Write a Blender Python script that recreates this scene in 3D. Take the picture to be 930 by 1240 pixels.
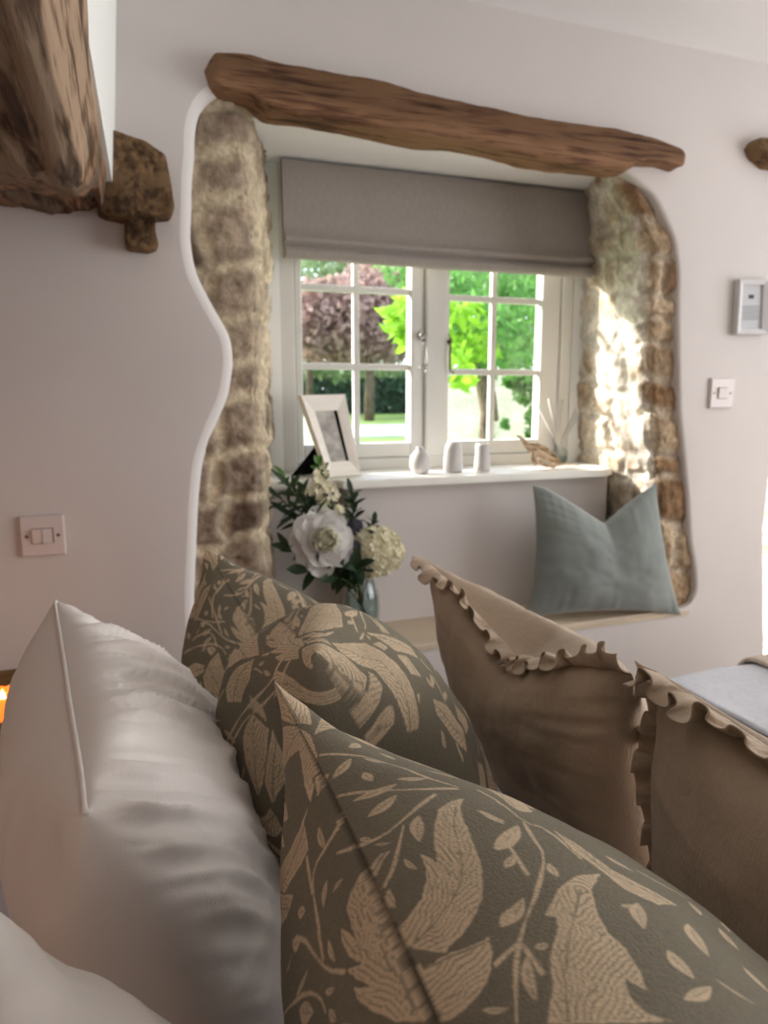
import bpy, bmesh, math, random
import numpy as np
from mathutils import Vector, geometry
PI = math.pi
rnd = random.Random(7)
for o in list(bpy.data.objects): bpy.data.objects.remove(o)
scn = bpy.context.scene
C = scn.collection

# ------------------------------------------------------------------ camera, world, sun, room light, exposure
F = 870.0; YAW = math.radians(20.4); PIT = math.radians(9.53)
CAM = np.array([0.0, 0.0, 1.2])
cd = bpy.data.cameras.new('camera'); cam = bpy.data.objects.new('camera', cd); C.objects.link(cam)
cd.sensor_fit = 'VERTICAL'; cd.sensor_height = 36.0; cd.sensor_width = 27.0; cd.lens = 36.0 * F / 1240.0
cd.clip_start = 0.02; cd.clip_end = 500
cam.location = CAM; cam.rotation_euler = (PI/2 - PIT, 0, -YAW)
cd.dof.use_dof = True; cd.dof.focus_distance = 0.50; cd.dof.aperture_fstop = 10.0
scn.camera = cam
scn.view_settings.view_transform = 'Standard'; scn.view_settings.look = 'None'
scn.view_settings.gamma = 1; scn.view_settings.use_curve_mapping = False
scn.view_settings.exposure = 0.13

w = bpy.data.worlds.new('sky'); scn.world = w; w.use_nodes = True
wn = w.node_tree.nodes; wl = w.node_tree.links
bg = wn['Background']; sky = wn.new('ShaderNodeTexSky'); sky.sky_type = 'NISHITA'; sky.sun_disc = False
sky.sun_elevation = math.radians(32); sky.sun_rotation = math.radians(-48); sky.dust_density = 2.5; sky.air_density = 0.8
mxw = wn.new('ShaderNodeMix'); mxw.data_type = 'RGBA'; mxw.inputs[0].default_value = 0.55
wl.new(sky.outputs[0], mxw.inputs[6]); mxw.inputs[7].default_value = (5.6, 6.3, 7.2, 1)
wl.new(mxw.outputs[2], bg.inputs[0]); bg.inputs[1].default_value = 0.62

def light(name, kind, loc, direction, energy, color, size=None, size_y=None):
    l = bpy.data.lights.new(name, kind); l.energy = energy; l.color = color
    o = bpy.data.objects.new(name, l); C.objects.link(o); o.location = loc
    o.rotation_euler = Vector(direction).to_track_quat('-Z', 'Y').to_euler()
    if kind == 'AREA':
        l.shape = 'RECTANGLE'; l.size = size; l.size_y = size_y
    return o
SUN = Vector((1.10, -1.0, -0.735))
s = light('sun', 'SUN', (-6, 6, 6), SUN, 11.0, (1.0, 0.95, 0.88)); s.data.angle = math.radians(5.0)
light('room_fill_right', 'AREA', (3.3, 0.15, 1.3), (-1, 0.12, 0.10), 50, (0.95, 0.97, 1.0), 2.2, 1.3)  # added fill from the right, standing in for unseen windows
light('room_fill_back', 'AREA', (0.6, -2.9, 1.4), (0.1, 1, 0.15), 8, (1.0, 0.92, 0.87), 2.4, 1.1)  # added weak fill from behind the camera, for windows out of view
b_ = light('warm_fill_left', 'POINT', (-1.05, .15, 1.05), (0, 0, -1), 4.0, (1.0, .64, .46)); b_.data.shadow_soft_size = .12  # added warm fill at the left; no lamp is modelled there

# ------------------------------------------------------------------ helpers
_th, _ph = YAW, PIT
FW = np.array([math.sin(_th)*math.cos(_ph), math.cos(_th)*math.cos(_ph), -math.sin(_ph)])
RT = np.array([math.cos(_th), -math.sin(_th), 0.0]); UP = np.cross(RT, FW)
def ray(x, y): return FW + RT*(x-465)/F + UP*(620-y)/F
def PY(x, y, Y): d = ray(x, y); return CAM + d*(Y/d[1])
def PZ(x, y, z): d = ray(x, y); return CAM + d*((z-1.2)/d[2])
def lin(r, g, b):
    f = lambda c: (c/255/12.92 if c/255 <= .04045 else ((c/255+.055)/1.055)**2.4)
    return (f(r), f(g), f(b), 1.0)

def hash3(i, j, k, s=0):
    n = (i*374761393 + j*668265263 + k*2147483647 + s*974634777) & 0xffffffff
    n = ((n ^ (n >> 13)) * 1274126177) & 0xffffffff
    n = (n ^ (n >> 16)) & 0xffffffff
    return n / 4294967295.0
def vnoise(x, y, z, s=0):
    x, y, z = np.broadcast_arrays(np.asarray(x, float), np.asarray(y, float), np.asarray(z, float))
    i, j, k = (np.floor(a).astype(np.int64) for a in (x, y, z))
    f = [a - np.floor(a) for a in (x, y, z)]
    u, v, t = [a*a*(3-2*a) for a in f]
    r = 0
    for a in (0, 1):
        for b in (0, 1):
            for c in (0, 1):
                wgt = (u if a else 1-u)*(v if b else 1-v)*(t if c else 1-t)
                r = r + wgt*hash3(i+a, j+b, k+c, s)
    return r*2-1
def fbm(x, y, z, s=0, n=3):
    r = 0; a = 1.0; m = 1.0
    for q in range(n):
        r = r + a*vnoise(np.asarray(x)*m, np.asarray(y)*m, np.asarray(z)*m, s+q); a *= .5; m *= 2
    return r

def tag(o, label=None, cat=None, group=None, kind=None):
    if label: o['label'] = label
    if cat: o['category'] = cat
    if group: o['group'] = group
    if kind: o['kind'] = kind
    return o
def empty(name, loc, label, cat, group=None):
    o = bpy.data.objects.new(name, None); C.objects.link(o); o.location = loc; o.empty_display_size = .05
    tag(o, label, cat, group); return o
def link(name, me, mat=None, parent=None, smooth=False, kind=None):
    o = bpy.data.objects.new(name, me); C.objects.link(o)
    if mat is not None: me.materials.append(mat)
    if smooth: me.polygons.foreach_set('use_smooth', [True]*len(me.polygons))
    if parent is not None:
        o.parent = parent
        p = parent; M = Vector((0, 0, 0))
        while p is not None: M += Vector(p.location); p = p.parent
        o.location = -M                      # meshes are written in world coordinates
        if parent.parent is not None or parent.type != 'EMPTY': pass
    if kind: o['kind'] = kind
    return o
def mesh(name, verts, faces, mat=None, parent=None, smooth=False, kind=None):
    me = bpy.data.meshes.new(name); me.from_pydata([tuple(v) for v in verts], [], faces); me.update()
    return link(name, me, mat, parent, smooth, kind)
def from_bm(name, bm, mat=None, parent=None, smooth=False, kind=None):
    me = bpy.data.meshes.new(name); bm.normal_update(); bm.to_mesh(me); bm.free()
    return link(name, me, mat, parent, smooth, kind)
def grid_mesh(name, P, mat=None, parent=None, smooth=True, close_u=False, kind=None, flip=False):
    n, m = P.shape[:2]
    idx = np.arange(n*m).reshape(n, m)
    a = idx[:-1, :-1].ravel(); b = idx[1:, :-1].ravel(); c = idx[1:, 1:].ravel(); d = idx[:-1, 1:].ravel()
    q = np.stack([a, b, c, d], 1)
    if close_u:
        e = np.stack([idx[-1, :-1], idx[0, :-1], idx[0, 1:], idx[-1, 1:]], 1); q = np.vstack([q, e])
    if flip: q = q[:, ::-1]
    return np_mesh(name, P.reshape(-1, 3), q, mat, parent, smooth, kind)
def np_mesh(name, V, Q, mat=None, parent=None, smooth=True, kind=None):
    me = bpy.data.meshes.new(name); k = Q.shape[1]
    me.vertices.add(len(V)); me.vertices.foreach_set('co', np.ascontiguousarray(V, dtype=np.float32).ravel())
    me.loops.add(Q.size); me.loops.foreach_set('vertex_index', np.ascontiguousarray(Q, dtype=np.int32).ravel())
    me.polygons.add(len(Q)); me.polygons.foreach_set('loop_start', np.arange(0, Q.size, k, dtype=np.int32))
    me.update(calc_edges=True); me.validate()
    return link(name, me, mat, parent, smooth, kind)
def set_col(o, name, cols):
    a = o.data.color_attributes.new(name, 'FLOAT_COLOR', 'POINT')
    cc = np.ones((len(cols), 4), np.float32); cc[:, :cols.shape[1]] = cols
    a.data.foreach_set('color', cc.ravel())
def bbox(bm, x0, x1, y0, y1, z0, z1, bev=0.0):
    r = bmesh.ops.create_cube(bm, size=1.0)
    for v in r['verts']:
        v.co = Vector(((x0+x1)/2+v.co.x*(x1-x0), (y0+y1)/2+v.co.y*(y1-y0), (z0+z1)/2+v.co.z*(z1-z0)))
    if bev > 0:
        es = set(e for v in r['verts'] for e in v.link_edges)
        bmesh.ops.bevel(bm, geom=list(es), offset=bev, segments=2, affect='EDGES', profile=.5)
def box(name, x0, x1, y0, y1, z0, z1, mat, parent=None, bev=0.0, kind=None):
    bm = bmesh.new(); bbox(bm, x0, x1, y0, y1, z0, z1, bev)
    return from_bm(name, bm, mat, parent, False, kind)
def tube_pts(path, rad, n=10, cap=True):
    path = [np.array(p, float) for p in path]; m = len(path)
    rad = [rad]*m if np.isscalar(rad) else rad
    V = []; Fc = []
    ref = np.array([0.13, 0.31, 0.94])
    for i, p in enumerate(path):
        t = path[min(i+1, m-1)] - path[max(i-1, 0)]; t = t/(np.linalg.norm(t)+1e-12)
        a = np.cross(t, ref)
        if np.linalg.norm(a) < .1: a = np.cross(t, np.array([1, 0, 0]))
        a = a/np.linalg.norm(a); b = np.cross(t, a)
        for k in range(n):
            an = 2*PI*k/n; V.append(p + rad[i]*(a*math.cos(an)+b*math.sin(an)))
    for i in range(m-1):
        for k in range(n):
            Fc.append((i*n+k, i*n+(k+1) % n, (i+1)*n+(k+1) % n, (i+1)*n+k))
    if cap: Fc.append(tuple(range(n-1, -1, -1))); Fc.append(tuple((m-1)*n+k for k in range(n)))
    return V, Fc
def tube(name, path, rad, mat, parent=None, n=10):
    V, Fc = tube_pts(path, rad, n); return mesh(name, V, Fc, mat, parent, True)
class MB:
    def __init__(s): s.V = []; s.F = []
    def add(s, V, Fc):
        k = len(s.V); s.V += [tuple(v) for v in V]; s.F += [tuple(i+k for i in f) for f in Fc]
    def build(s, name, mat, parent=None, smooth=True): return mesh(name, s.V, s.F, mat, parent, smooth)
def lathe(name, prof, c, mat, parent=None, n=40, wob=0.0, seed=0):
    V = []; Fc = []; m = len(prof)
    for i, (r, z) in enumerate(prof):
        for k in range(n):
            a = 2*PI*k/n; rr = r*(1+wob*math.sin(3*a+seed+z*40))
            V.append((c[0]+rr*math.cos(a), c[1]+rr*math.sin(a), c[2]+z))
    for i in range(m-1):
        for k in range(n): Fc.append((i*n+k, i*n+(k+1) % n, (i+1)*n+(k+1) % n, (i+1)*n+k))
    if prof[0][0] > 1e-4: Fc.append(tuple(range(n-1, -1, -1)))
    if prof[-1][0] > 1e-4: Fc.append(tuple((m-1)*n+k for k in range(n)))
    return mesh(name, V, Fc, mat, parent, True)

# ------------------------------------------------------------------ materials
def mat(name, col, rough=.6, spec=.3, noise=None, bump=None, attr=None, sheen=0, trans=0, metal=0, emit=None, coat=0):
    """noise=(scale, amount, stretch xyz); bump=(scale, strength, stretch)"""
    m = bpy.data.materials.new(name); m.use_nodes = True; nt = m.node_tree; N = nt.nodes; L = nt.links
    b = N['Principled BSDF']; b.inputs['Roughness'].default_value = rough; b.inputs['Specular IOR Level'].default_value = spec
    b.inputs['Metallic'].default_value = metal
    if sheen: b.inputs['Sheen Weight'].default_value = sheen; b.inputs['Sheen Roughness'].default_value = .5
    if coat: b.inputs['Coat Weight'].default_value = coat
    tc = N.new('ShaderNodeTexCoord')
    def tex(sc, st, det=4):
        mp = N.new('ShaderNodeMapping'); mp.inputs['Scale'].default_value = st; L.new(tc.outputs['Object'], mp.inputs[0])
        t = N.new('ShaderNodeTexNoise'); t.inputs['Scale'].default_value = sc; t.inputs['Detail'].default_value = det
        L.new(mp.outputs[0], t.inputs['Vector']); return t
    if attr:
        a = N.new('ShaderNodeAttribute'); a.attribute_name = attr; src = a.outputs['Color']
    else:
        rgb = N.new('ShaderNodeRGB'); rgb.outputs[0].default_value = lin(*col); src = rgb.outputs[0]
    if noise:
        for (sc, am, st) in (noise if isinstance(noise, list) else [noise]):
            t = tex(sc, st); mr = N.new('ShaderNodeMapRange'); L.new(t.outputs[0], mr.inputs[0])
            mr.inputs[1].default_value = .3; mr.inputs[2].default_value = .7
            mr.inputs[3].default_value = 1-am; mr.inputs[4].default_value = 1+am*.6
            hs = N.new('ShaderNodeHueSaturation'); L.new(src, hs.inputs['Color']); L.new(mr.outputs[0], hs.inputs['Value']); src = hs.outputs[0]
    L.new(src, b.inputs['Base Color'])
    if bump:
        bl = bump if isinstance(bump, list) else [bump]; prev = None
        for (sc, stg, st) in bl:
            t = tex(sc, st); bp = N.new('ShaderNodeBump'); bp.inputs['Strength'].default_value = stg; bp.inputs['Distance'].default_value = .004
            L.new(t.outputs[0], bp.inputs['Height'])
            if prev: L.new(prev.outputs[0], bp.inputs['Normal'])
            prev = bp
        L.new(prev.outputs[0], b.inputs['Normal'])
    if trans:
        tr = N.new('ShaderNodeBsdfTranslucent'); L.new(src, tr.inputs[0]); mx = N.new('ShaderNodeMixShader'); mx.inputs[0].default_value = trans
        L.new(b.outputs[0], mx.inputs[1]); L.new(tr.outputs[0], mx.inputs[2]); L.new(mx.outputs[0], N['Material Output'].inputs[0])
    if emit: b.inputs['Emission Color'].default_value = lin(*emit[0]); b.inputs['Emission Strength'].default_value = emit[1]
    return m
def glass(name, tint=(255, 255, 255), refl=.08):
    m = bpy.data.materials.new(name); m.use_nodes = True; nt = m.node_tree; N = nt.nodes; L = nt.links
    N.remove(N['Principled BSDF']); t = N.new('ShaderNodeBsdfTransparent'); t.inputs[0].default_value = lin(*tint)
    g = N.new('ShaderNodeBsdfGlossy'); g.inputs['Roughness'].default_value = .02
    lw = N.new('ShaderNodeLayerWeight'); lw.inputs[0].default_value = .5
    pw_ = N.new('ShaderNodeMath'); pw_.operation = 'POWER'; L.new(lw.outputs['Facing'], pw_.inputs[0]); pw_.inputs[1].default_value = 4
    mr = N.new('ShaderNodeMath'); mr.operation = 'MULTIPLY_ADD'; L.new(pw_.outputs[0], mr.inputs[0]); mr.inputs[1].default_value = .6; mr.inputs[2].default_value = refl*.3
    mx = N.new('ShaderNodeMixShader'); L.new(mr.outputs[0], mx.inputs[0]); L.new(t.outputs[0], mx.inputs[1]); L.new(g.outputs[0], mx.inputs[2])
    L.new(mx.outputs[0], N['Material Output'].inputs[0]); return m

def wood(name, dark, light_, st=(1.5, 14, 14), bumpy=.6, seed=0, sc=5.0, wear_or_light=None):
    m = bpy.data.materials.new(name); m.use_nodes = True; nt = m.node_tree; N = nt.nodes; L = nt.links
    b = N['Principled BSDF']; b.inputs['Roughness'].default_value = .8; b.inputs['Specular IOR Level'].default_value = .2
    tc = N.new('ShaderNodeTexCoord'); mp = N.new('ShaderNodeMapping'); mp.inputs['Scale'].default_value = st; mp.inputs['Location'].default_value = (seed, seed*2, 0)
    L.new(tc.outputs['Object'], mp.inputs[0])
    t = N.new('ShaderNodeTexNoise'); t.inputs['Scale'].default_value = sc; t.inputs['Detail'].default_value = 6; t.inputs['Distortion'].default_value = .6; L.new(mp.outputs[0], t.inputs[0])
    t2 = N.new('ShaderNodeTexNoise'); t2.inputs['Scale'].default_value = sc*3.4; t2.inputs['Detail'].default_value = 3; L.new(mp.outputs[0], t2.inputs[0])
    t3 = N.new('ShaderNodeTexNoise'); t3.inputs['Scale'].default_value = 7; L.new(tc.outputs['Object'], t3.inputs[0])
    ad = N.new('ShaderNodeMath'); ad.operation = 'MULTIPLY_ADD'; L.new(t2.outputs[0], ad.inputs[0]); ad.inputs[1].default_value = .45; L.new(t.outputs[0], ad.inputs[2])
    ad2 = N.new('ShaderNodeMath'); ad2.operation = 'MULTIPLY_ADD'; L.new(t3.outputs[0], ad2.inputs[0]); ad2.inputs[1].default_value = .5; L.new(ad.outputs[0], ad2.inputs[2])
    r = N.new('ShaderNodeValToRGB'); L.new(ad2.outputs[0], r.inputs[0])
    e = r.color_ramp.elements; e[0].position = .68; e[0].color = lin(*[c*.62 for c in dark]); e[1].position = 1.2 if False else 1.0; e[1].color = lin(*light_)
    q = r.color_ramp.elements.new(.84); q.color = lin(*dark)
    if wear_or_light:                              # worn, stained and lit tones, from the mesh
        at = N.new('ShaderNodeAttribute'); at.attribute_name = 'wear_or_light'
        mu = N.new('ShaderNodeMix'); mu.data_type = 'RGBA'; mu.blend_type = 'MULTIPLY'; mu.inputs[0].default_value = 1
        L.new(r.outputs[0], mu.inputs[6]); L.new(at.outputs['Color'], mu.inputs[7]); L.new(mu.outputs[2], b.inputs[0])
    else: L.new(r.outputs[0], b.inputs[0])
    bp = N.new('ShaderNodeBump'); bp.inputs['Strength'].default_value = bumpy; bp.inputs['Distance'].default_value = .006
    L.new(ad.outputs[0], bp.inputs['Height']); L.new(bp.outputs[0], b.inputs['Normal'])
    return m
S1 = (1, 1, 1)
M = {}
M['plaster'] = mat('plaster', (212, 205, 201), .9, .15, (3.0, .03, S1), [(6, .25, S1), (60, .08, S1)])
M['pale_edge'] = mat('pale_edge_plaster', (236, 231, 228), .85, .15, None, (9, .2, S1))
M['soffit'] = mat('soffit_plaster', (248, 249, 246), .85, .15, None, (9, .3, S1))
M['ceiling'] = mat('ceiling_paint', (248, 246, 245), .9, .1, None, (8, .2, S1))
M['stone'] = mat('rubble_stone', (200, 180, 150), .95, .1, [(26, .30, S1), (90, .22, S1)], [(38, .9, S1), (150, .6, S1)], attr='tint')
M['stone2'] = mat('garden_stone', (250, 242, 226), .95, .1, [(6, .25, S1), (30, .2, S1)], (20, .8, S1))
M['joinery'] = mat('window_paint', (222, 221, 215), .45, .4, None, (14, .05, S1))
M['sill'] = mat('sill_stone', (240, 238, 230), .4, .4, (14, .05, S1), (30, .08, S1))
M['bench'] = mat('seat_board', (205, 188, 164), .6, .3, (9, .07, S1), (20, .1, S1))
M['glass'] = glass('window_glass')
M['vglass'] = glass('vase_glass', (240, 245, 245), .16)
M['blind'] = mat('blind_linen', (164, 156, 149), .9, .15, (240, .10, (1, 1, .25)), (300, .15, S1), sheen=.2)
M['chrome'] = mat('polished_metal', (200, 200, 200), .15, .5, None, None, metal=1)
M['lintel'] = wood('lintel_oak', (84, 58, 41), (116, 87, 63), (.9, 9, 15), .5, 1, wear_or_light=True)
M['oak'] = wood('beam_oak', (98, 76, 60), (158, 134, 112), (9, .7, 11), .4, 3, wear_or_light=True)
M['oakdark'] = wood('stub_oak', (80, 60, 42), (124, 98, 70), (5, 5, 5), .8, 5, wear_or_light=True)
M['switch'] = mat('switch_plastic', (212, 200, 196), .35, .4, (5, .01, S1))
M['switchline'] = mat('switch_shadow_gap', (120, 108, 104), .6, .2, (5, .01, S1))
M['screw'] = mat('screw_metal', (110, 96, 86), .35, .5, (50, .1, S1), None, metal=.7)
M['frame'] = mat('frame_paint', (240, 234, 224), .5, .3, (12, .05, (1, 1, 6)), (40, .05, S1))
M['mount'] = mat('mount_card', (240, 236, 228), .8, .1, (6, .01, S1))
M['velvetblack'] = mat('frame_stand_black', (18, 17, 18), .9, .1, (60, .2, S1))
M['greyframe'] = mat('grey_frame', (206, 204, 203), .5, .3, (20, .03, S1))
M['ceramic'] = mat('white_ceramic', (194, 190, 188), .45, .4, (30, .05, S1), (50, .15, S1))
M['drift'] = wood('driftwood', (150, 124, 96), (206, 184, 156), (6, 6, 22), .7, 2)
M['reed'] = mat('reed', (236, 232, 226), .7, .2, (90, .05, S1))
M['velvet'] = mat('blue_velvet', (132, 138, 134), .85, .2, (9, .10, S1), [(300, .12, S1)], sheen=.5)
M['cotton'] = mat('white_cotton', (246, 238, 232), .55, .25, (4, .02, S1), [(500, .06, S1)], sheen=.1)
M['linen'] = mat('washed_linen', (192, 171, 149), .85, .15, [(16, .10, S1), (180, .07, (1, 6, 1))], [(420, .22, (1, 1, .3)), (26, .5, (1, 1, 2))], sheen=.15)
M['duvet'] = mat('white_duvet', (206, 208, 218), .75, .2, (3, .02, S1), (12, .2, S1))
M['waffle'] = mat('waffle_throw', (205, 205, 210), .9, .1, (60, .06, S1), (160, .4, S1))
M['throw'] = mat('beige_throw', (196, 180, 166), .9, .1, (60, .06, S1), (160, .4, S1))
M['print'] = mat('printed_canvas', (110, 103, 88), .8, .15, (380, .10, S1), [(700, .35, (1, 1, 1))], attr='print', sheen=.1)
M['petal'] = mat('white_petal', (252, 250, 248), .6, .2, (12, .02, S1), trans=.35)
M['petalin'] = mat('cream_petal', (254, 252, 234), .6, .2, (12, .04, S1), trans=.4)
M['hyd'] = mat('cream_floret', (240, 234, 206), .6, .2, (30, .08, S1), trans=.3)
M['leaf'] = mat('dark_leaf', (44, 66, 42), .45, .4, (20, .2, S1), trans=.15)
M['leaf2'] = mat('fresh_leaf', (84, 128, 44), .45, .4, (20, .2, S1), trans=.3)
M['thistle'] = mat('dusky_thistle', (92, 88, 100), .9, .1, (90, .3, S1))
M['stem'] = mat('green_stem', (70, 92, 50), .5, .3, (20, .1, S1))
M['lawn'] = mat('lawn', (112, 138, 76), .9, .1, (2, .25, S1))
M['road'] = mat('road', (150, 154, 162), .9, .1, (3, .06, S1))
M['bark'] = wood('bark', (70, 58, 46), (112, 98, 84), (14, 14, 2), .8, 7)
M['foliage_lime'] = mat('acer_leaf', (150, 196, 62), .5, .3, (4, .2, S1), trans=.5)
M['foliage_green'] = mat('beech_leaf', (100, 150, 74), .5, .3, (3, .3, S1), trans=.5)
M['foliage_dark'] = mat('hedge_leaf', (74, 106, 82), .6, .3, (3, .3, S1), trans=.3)
M['foliage_red'] = mat('copper_leaf', (170, 142, 132), .6, .3, (3, .25, S1), trans=.4)
M['foliage_mid'] = mat('shrub_leaf', (136, 158, 116), .6, .3, (3, .25, S1), trans=.4)
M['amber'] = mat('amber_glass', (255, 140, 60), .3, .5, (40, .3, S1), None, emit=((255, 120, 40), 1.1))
M['flame'] = mat('flame', (255, 210, 140), .3, .5, (40, .1, S1), None, emit=((255, 200, 110), 14))
M['tablewood'] = wood('bedside_wood', (96, 70, 40), (130, 98, 60), (2, 12, 12), .2, 4)
M['floor'] = wood('floorboards', (120, 96, 72), (160, 132, 102), (1, 10, 10), .2, 9)

# ------------------------------------------------------------------ room shell
YW = 1.65
def offset_loop(pts, d):
    """offset outwards of a counterclockwise-or-clockwise loop in x,z"""
    P = np.array(pts); n = len(P)
    area = 0.5*np.sum(P[:, 0]*np.roll(P[:, 1], -1)-np.roll(P[:, 0], -1)*P[:, 1])
    t = np.roll(P, -1, 0)-np.roll(P, 1, 0); t /= np.linalg.norm(t, axis=1)[:, None]
    nrm = np.stack([t[:, 1], -t[:, 0]], 1)*(1 if area > 0 else -1)
    return P+nrm*np.asarray(d).reshape(-1, 1)
def smooth_loop(pts, step=.012, it=3):
    P = [np.array(p, float) for p in pts]; out = []
    for i in range(len(P)):
        a, b = P[i], P[(i+1) % len(P)]; k = max(1, int(np.linalg.norm(b-a)/step))
        for j in range(k): out.append(a+(b-a)*j/k)
    Q = np.array(out)
    for _ in range(it): Q = (np.roll(Q, 1, 0)+2*Q+np.roll(Q, -1, 0))/4
    return Q
def wz(px, py): p = PY(px, py, YW); return (p[0], p[2])
# outline of the stripped-back plaster, clockwise from top left
cont = [wz(*p) for p in [(268, 112), (250, 122), (240, 140), (236, 165), (237, 190), (233, 215), (233, 250), (231, 290), (238, 330), (260, 372), (281, 408), (284, 440), (278, 480), (258, 525), (246, 560), (241, 610), (239, 660), (236, 720), (238, 790)]]
zb = .55
cont[-1] = (cont[-1][0], zb-.005)
cont += [wz(600, 766)[:1]+(zb-.005,), (1.55, zb-.005)]
cont += [wz(*p) for p in [(838, 732), (843, 716), (842, 690), (836, 655), (833, 600), (828, 545), (823, 500), (822, 440), (821, 380), (822, 330), (818, 292), (806, 264), (792, 236), (775, 222), (755, 205)]]
cont += [(1.0, 1.80), (.6, 1.815)]
loop = smooth_loop(cont)
lt = 0.5*np.sum(loop[:, 0]*np.roll(loop[:, 1], -1)-np.roll(loop[:, 0], -1)*loop[:, 1])
W = np.where(loop[:, 0] < .6, .019, .010)
W = np.where((loop[:, 1] < zb+.03), .003, W)
rings = []
for k, a in enumerate(np.linspace(0, PI/2, 7)):
    d = W*(1-math.cos(a))*1.25
    ring = offset_loop(loop, d); y = YW + W*(1-math.sin(a))
    rings.append((ring, y))
V = []; Fc = []; n = len(loop)
# a ring at the inner side going back into the wall
V += [(p[0], YW+.06, p[1]) for p in loop]
for ring, y in rings[0:]:
    V += [(ring[i, 0], y[i], ring[i, 1]) for i in range(n)]
# profile: inner edge (ring0) is deepest
for r in range(len(rings)):
    for i in range(n):
        j = (i+1) % n; Fc.append((r*n+i, r*n+j, (r+1)*n+j, (r+1)*n+i))
last = rings[-1][0]
outer = [(-3.0, -.2), (1.935, -.2), (1.935, .2), (1.925, .34), (1.90, .55), (1.872, .78), (1.876, .88), (1.885, 1.1), (1.885, 1.5), (1.87, 1.80), (2.6, 1.84), (2.6, 2.12), (-3.0, 2.12)]
grid_pts = [(x, z) for x in np.arange(-.6, 1.86, .06) for z in np.arange(.1, 2.1, .06)]
def inside(p, poly):
    c = False; j = len(poly)-1
    for i in range(len(poly)):
        if (poly[i][1] > p[1]) != (poly[j][1] > p[1]) and p[0] < (poly[j][0]-poly[i][0])*(p[1]-poly[i][1])/(poly[j][1]-poly[i][1])+poly[i][0]: c = not c
        j = i
    return c
lastl = [tuple(p) for p in last]
gp = [p for p in grid_pts if inside(p, outer) and not inside(p, lastl) and min((p[0]-q[0])**2+(p[1]-q[1])**2 for q in lastl[::2]) > .02**2]
allp = [Vector(p) for p in outer]+[Vector(p) for p in lastl]+[Vector(p) for p in gp]
no = len(outer)
edges = [(i, (i+1) % no) for i in range(no)]+[(no+i, no+(i+1) % n) for i in range(n)]
cv, ce, cf, _, _, _ = geometry.delaunay_2d_cdt(allp, edges, [], 0, 1e-6)
base = len(V)
def wallbump(x, z): return .004*float(vnoise(x*2.2, z*2.2, 0, 5))
V += [(p.x, YW, p.y) for p in cv]
for f in cf:
    c = sum((cv[i] for i in f), Vector((0, 0)))/len(f)
    if inside(c, outer) and not inside(c, lastl): Fc.append(tuple(base+i for i in f))
bm = bmesh.new(); vs = [bm.verts.new(v) for v in V]
for f in Fc:
    try: bm.faces.new([vs[i] for i in f])
    except ValueError: pass
bmesh.ops.remove_doubles(bm, verts=bm.verts, dist=1e-5); bmesh.ops.recalc_face_normals(bm, faces=bm.faces)
ww = from_bm('wall_window', bm, M['plaster'], None, True, 'structure'); ww.data.materials.append(M['pale_edge'])
for p_ in ww.data.polygons:                       # lighter plaster at the broken edge, its bright halo put into the colour
    zs_ = [ww.data.vertices[i].co for i in p_.vertices]
    if len(zs_) == 4 and max(v.y for v in zs_)-YW < .031 and max(v.z for v in zs_)-min(v.z for v in zs_) < .03 and any(v.y > YW+1e-6 for v in zs_) and zs_[0].x < .6: p_.material_index = 1
# masonry behind the plaster, round the recess
bm = bmesh.new()
bbox(bm, -3.0, .255, YW+.07, 2.15, -.2, 2.6); bbox(bm, 1.55, 1.86, YW+.07, 2.15, -.2, 2.6)
bbox(bm, .2, 1.6, YW+.10, 2.15, 1.812, 2.6); bbox(bm, .2, 1.6, 2.03, 2.15, -.2, .93)
bbox(bm, 1.86, 2.6, YW+.07, 2.15, 1.86, 2.6); bbox(bm, .2, .452, 2.045, 2.15, .9, 1.85); bbox(bm, 1.415, 1.6, 2.045, 2.15, .9, 1.85)
bbox(bm, 2.31, 3.6, YW, 2.15, -.2, 2.6)
from_bm('wall_core', bm, M['soffit'], None, False, 'structure')
box('ceiling', -3.0, 3.6, -3.2, 2.15, 2.09, 2.2, M['ceiling'], kind='structure')
box('floor', -3.0, 3.6, -3.2, 1.72, -.25, -.05, M['floor'], kind='structure')
box('wall_left', -3.1, -3.0, -3.2, 2.15, -.2, 2.6, M['plaster'], kind='structure')
box('wall_right', 3.6, 3.7, -3.2, 2.15, -.2, 2.6, M['plaster'], kind='structure')
box('wall_back', -3.1, 3.7, -3.3, -3.2, -.2, 2.6, M['plaster'], kind='structure')

# block under the window, its lower return on the left, sill, seat
bm = bmesh.new(); bbox(bm, .582, 1.437, 1.85, 2.04, .50, .945, .006); bbox(bm, .30, .60, 1.93, 2.04, .50, .945, .0)
from_bm('wall_under_window', bm, M['plaster'], None, False, 'structure')
def sill_poly(z): return [(.30, 1.885, z), (.40, 1.86, z), (.545, 1.83, z), (.555, 1.80, z), (1.39, 1.80, z), (1.435, 1.83, z), (1.45, 1.90, z), (1.47, 2.06, z), (.30, 2.06, z)]
bm = bmesh.new(); a = [bm.verts.new(v) for v in sill_poly(.944)]; b = [bm.verts.new(v) for v in sill_poly(.966)]
bm.faces.new(a); bm.faces.new(b)
for i in range(len(a)): bm.faces.new((a[i], a[(i+1) % len(a)], b[(i+1) % len(a)], b[i]))
bmesh.ops.recalc_face_normals(bm, faces=bm.faces)
bmesh.ops.bevel(bm, geom=[e for e in bm.edges if abs(e.verts[0].co.z-e.verts[1].co.z) < 1e-4], offset=.004, segments=2, affect='EDGES')
from_bm('trim_1', bm, M['sill'], None, False, 'structure')
bm = bmesh.new(); a = []; b = []
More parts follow.
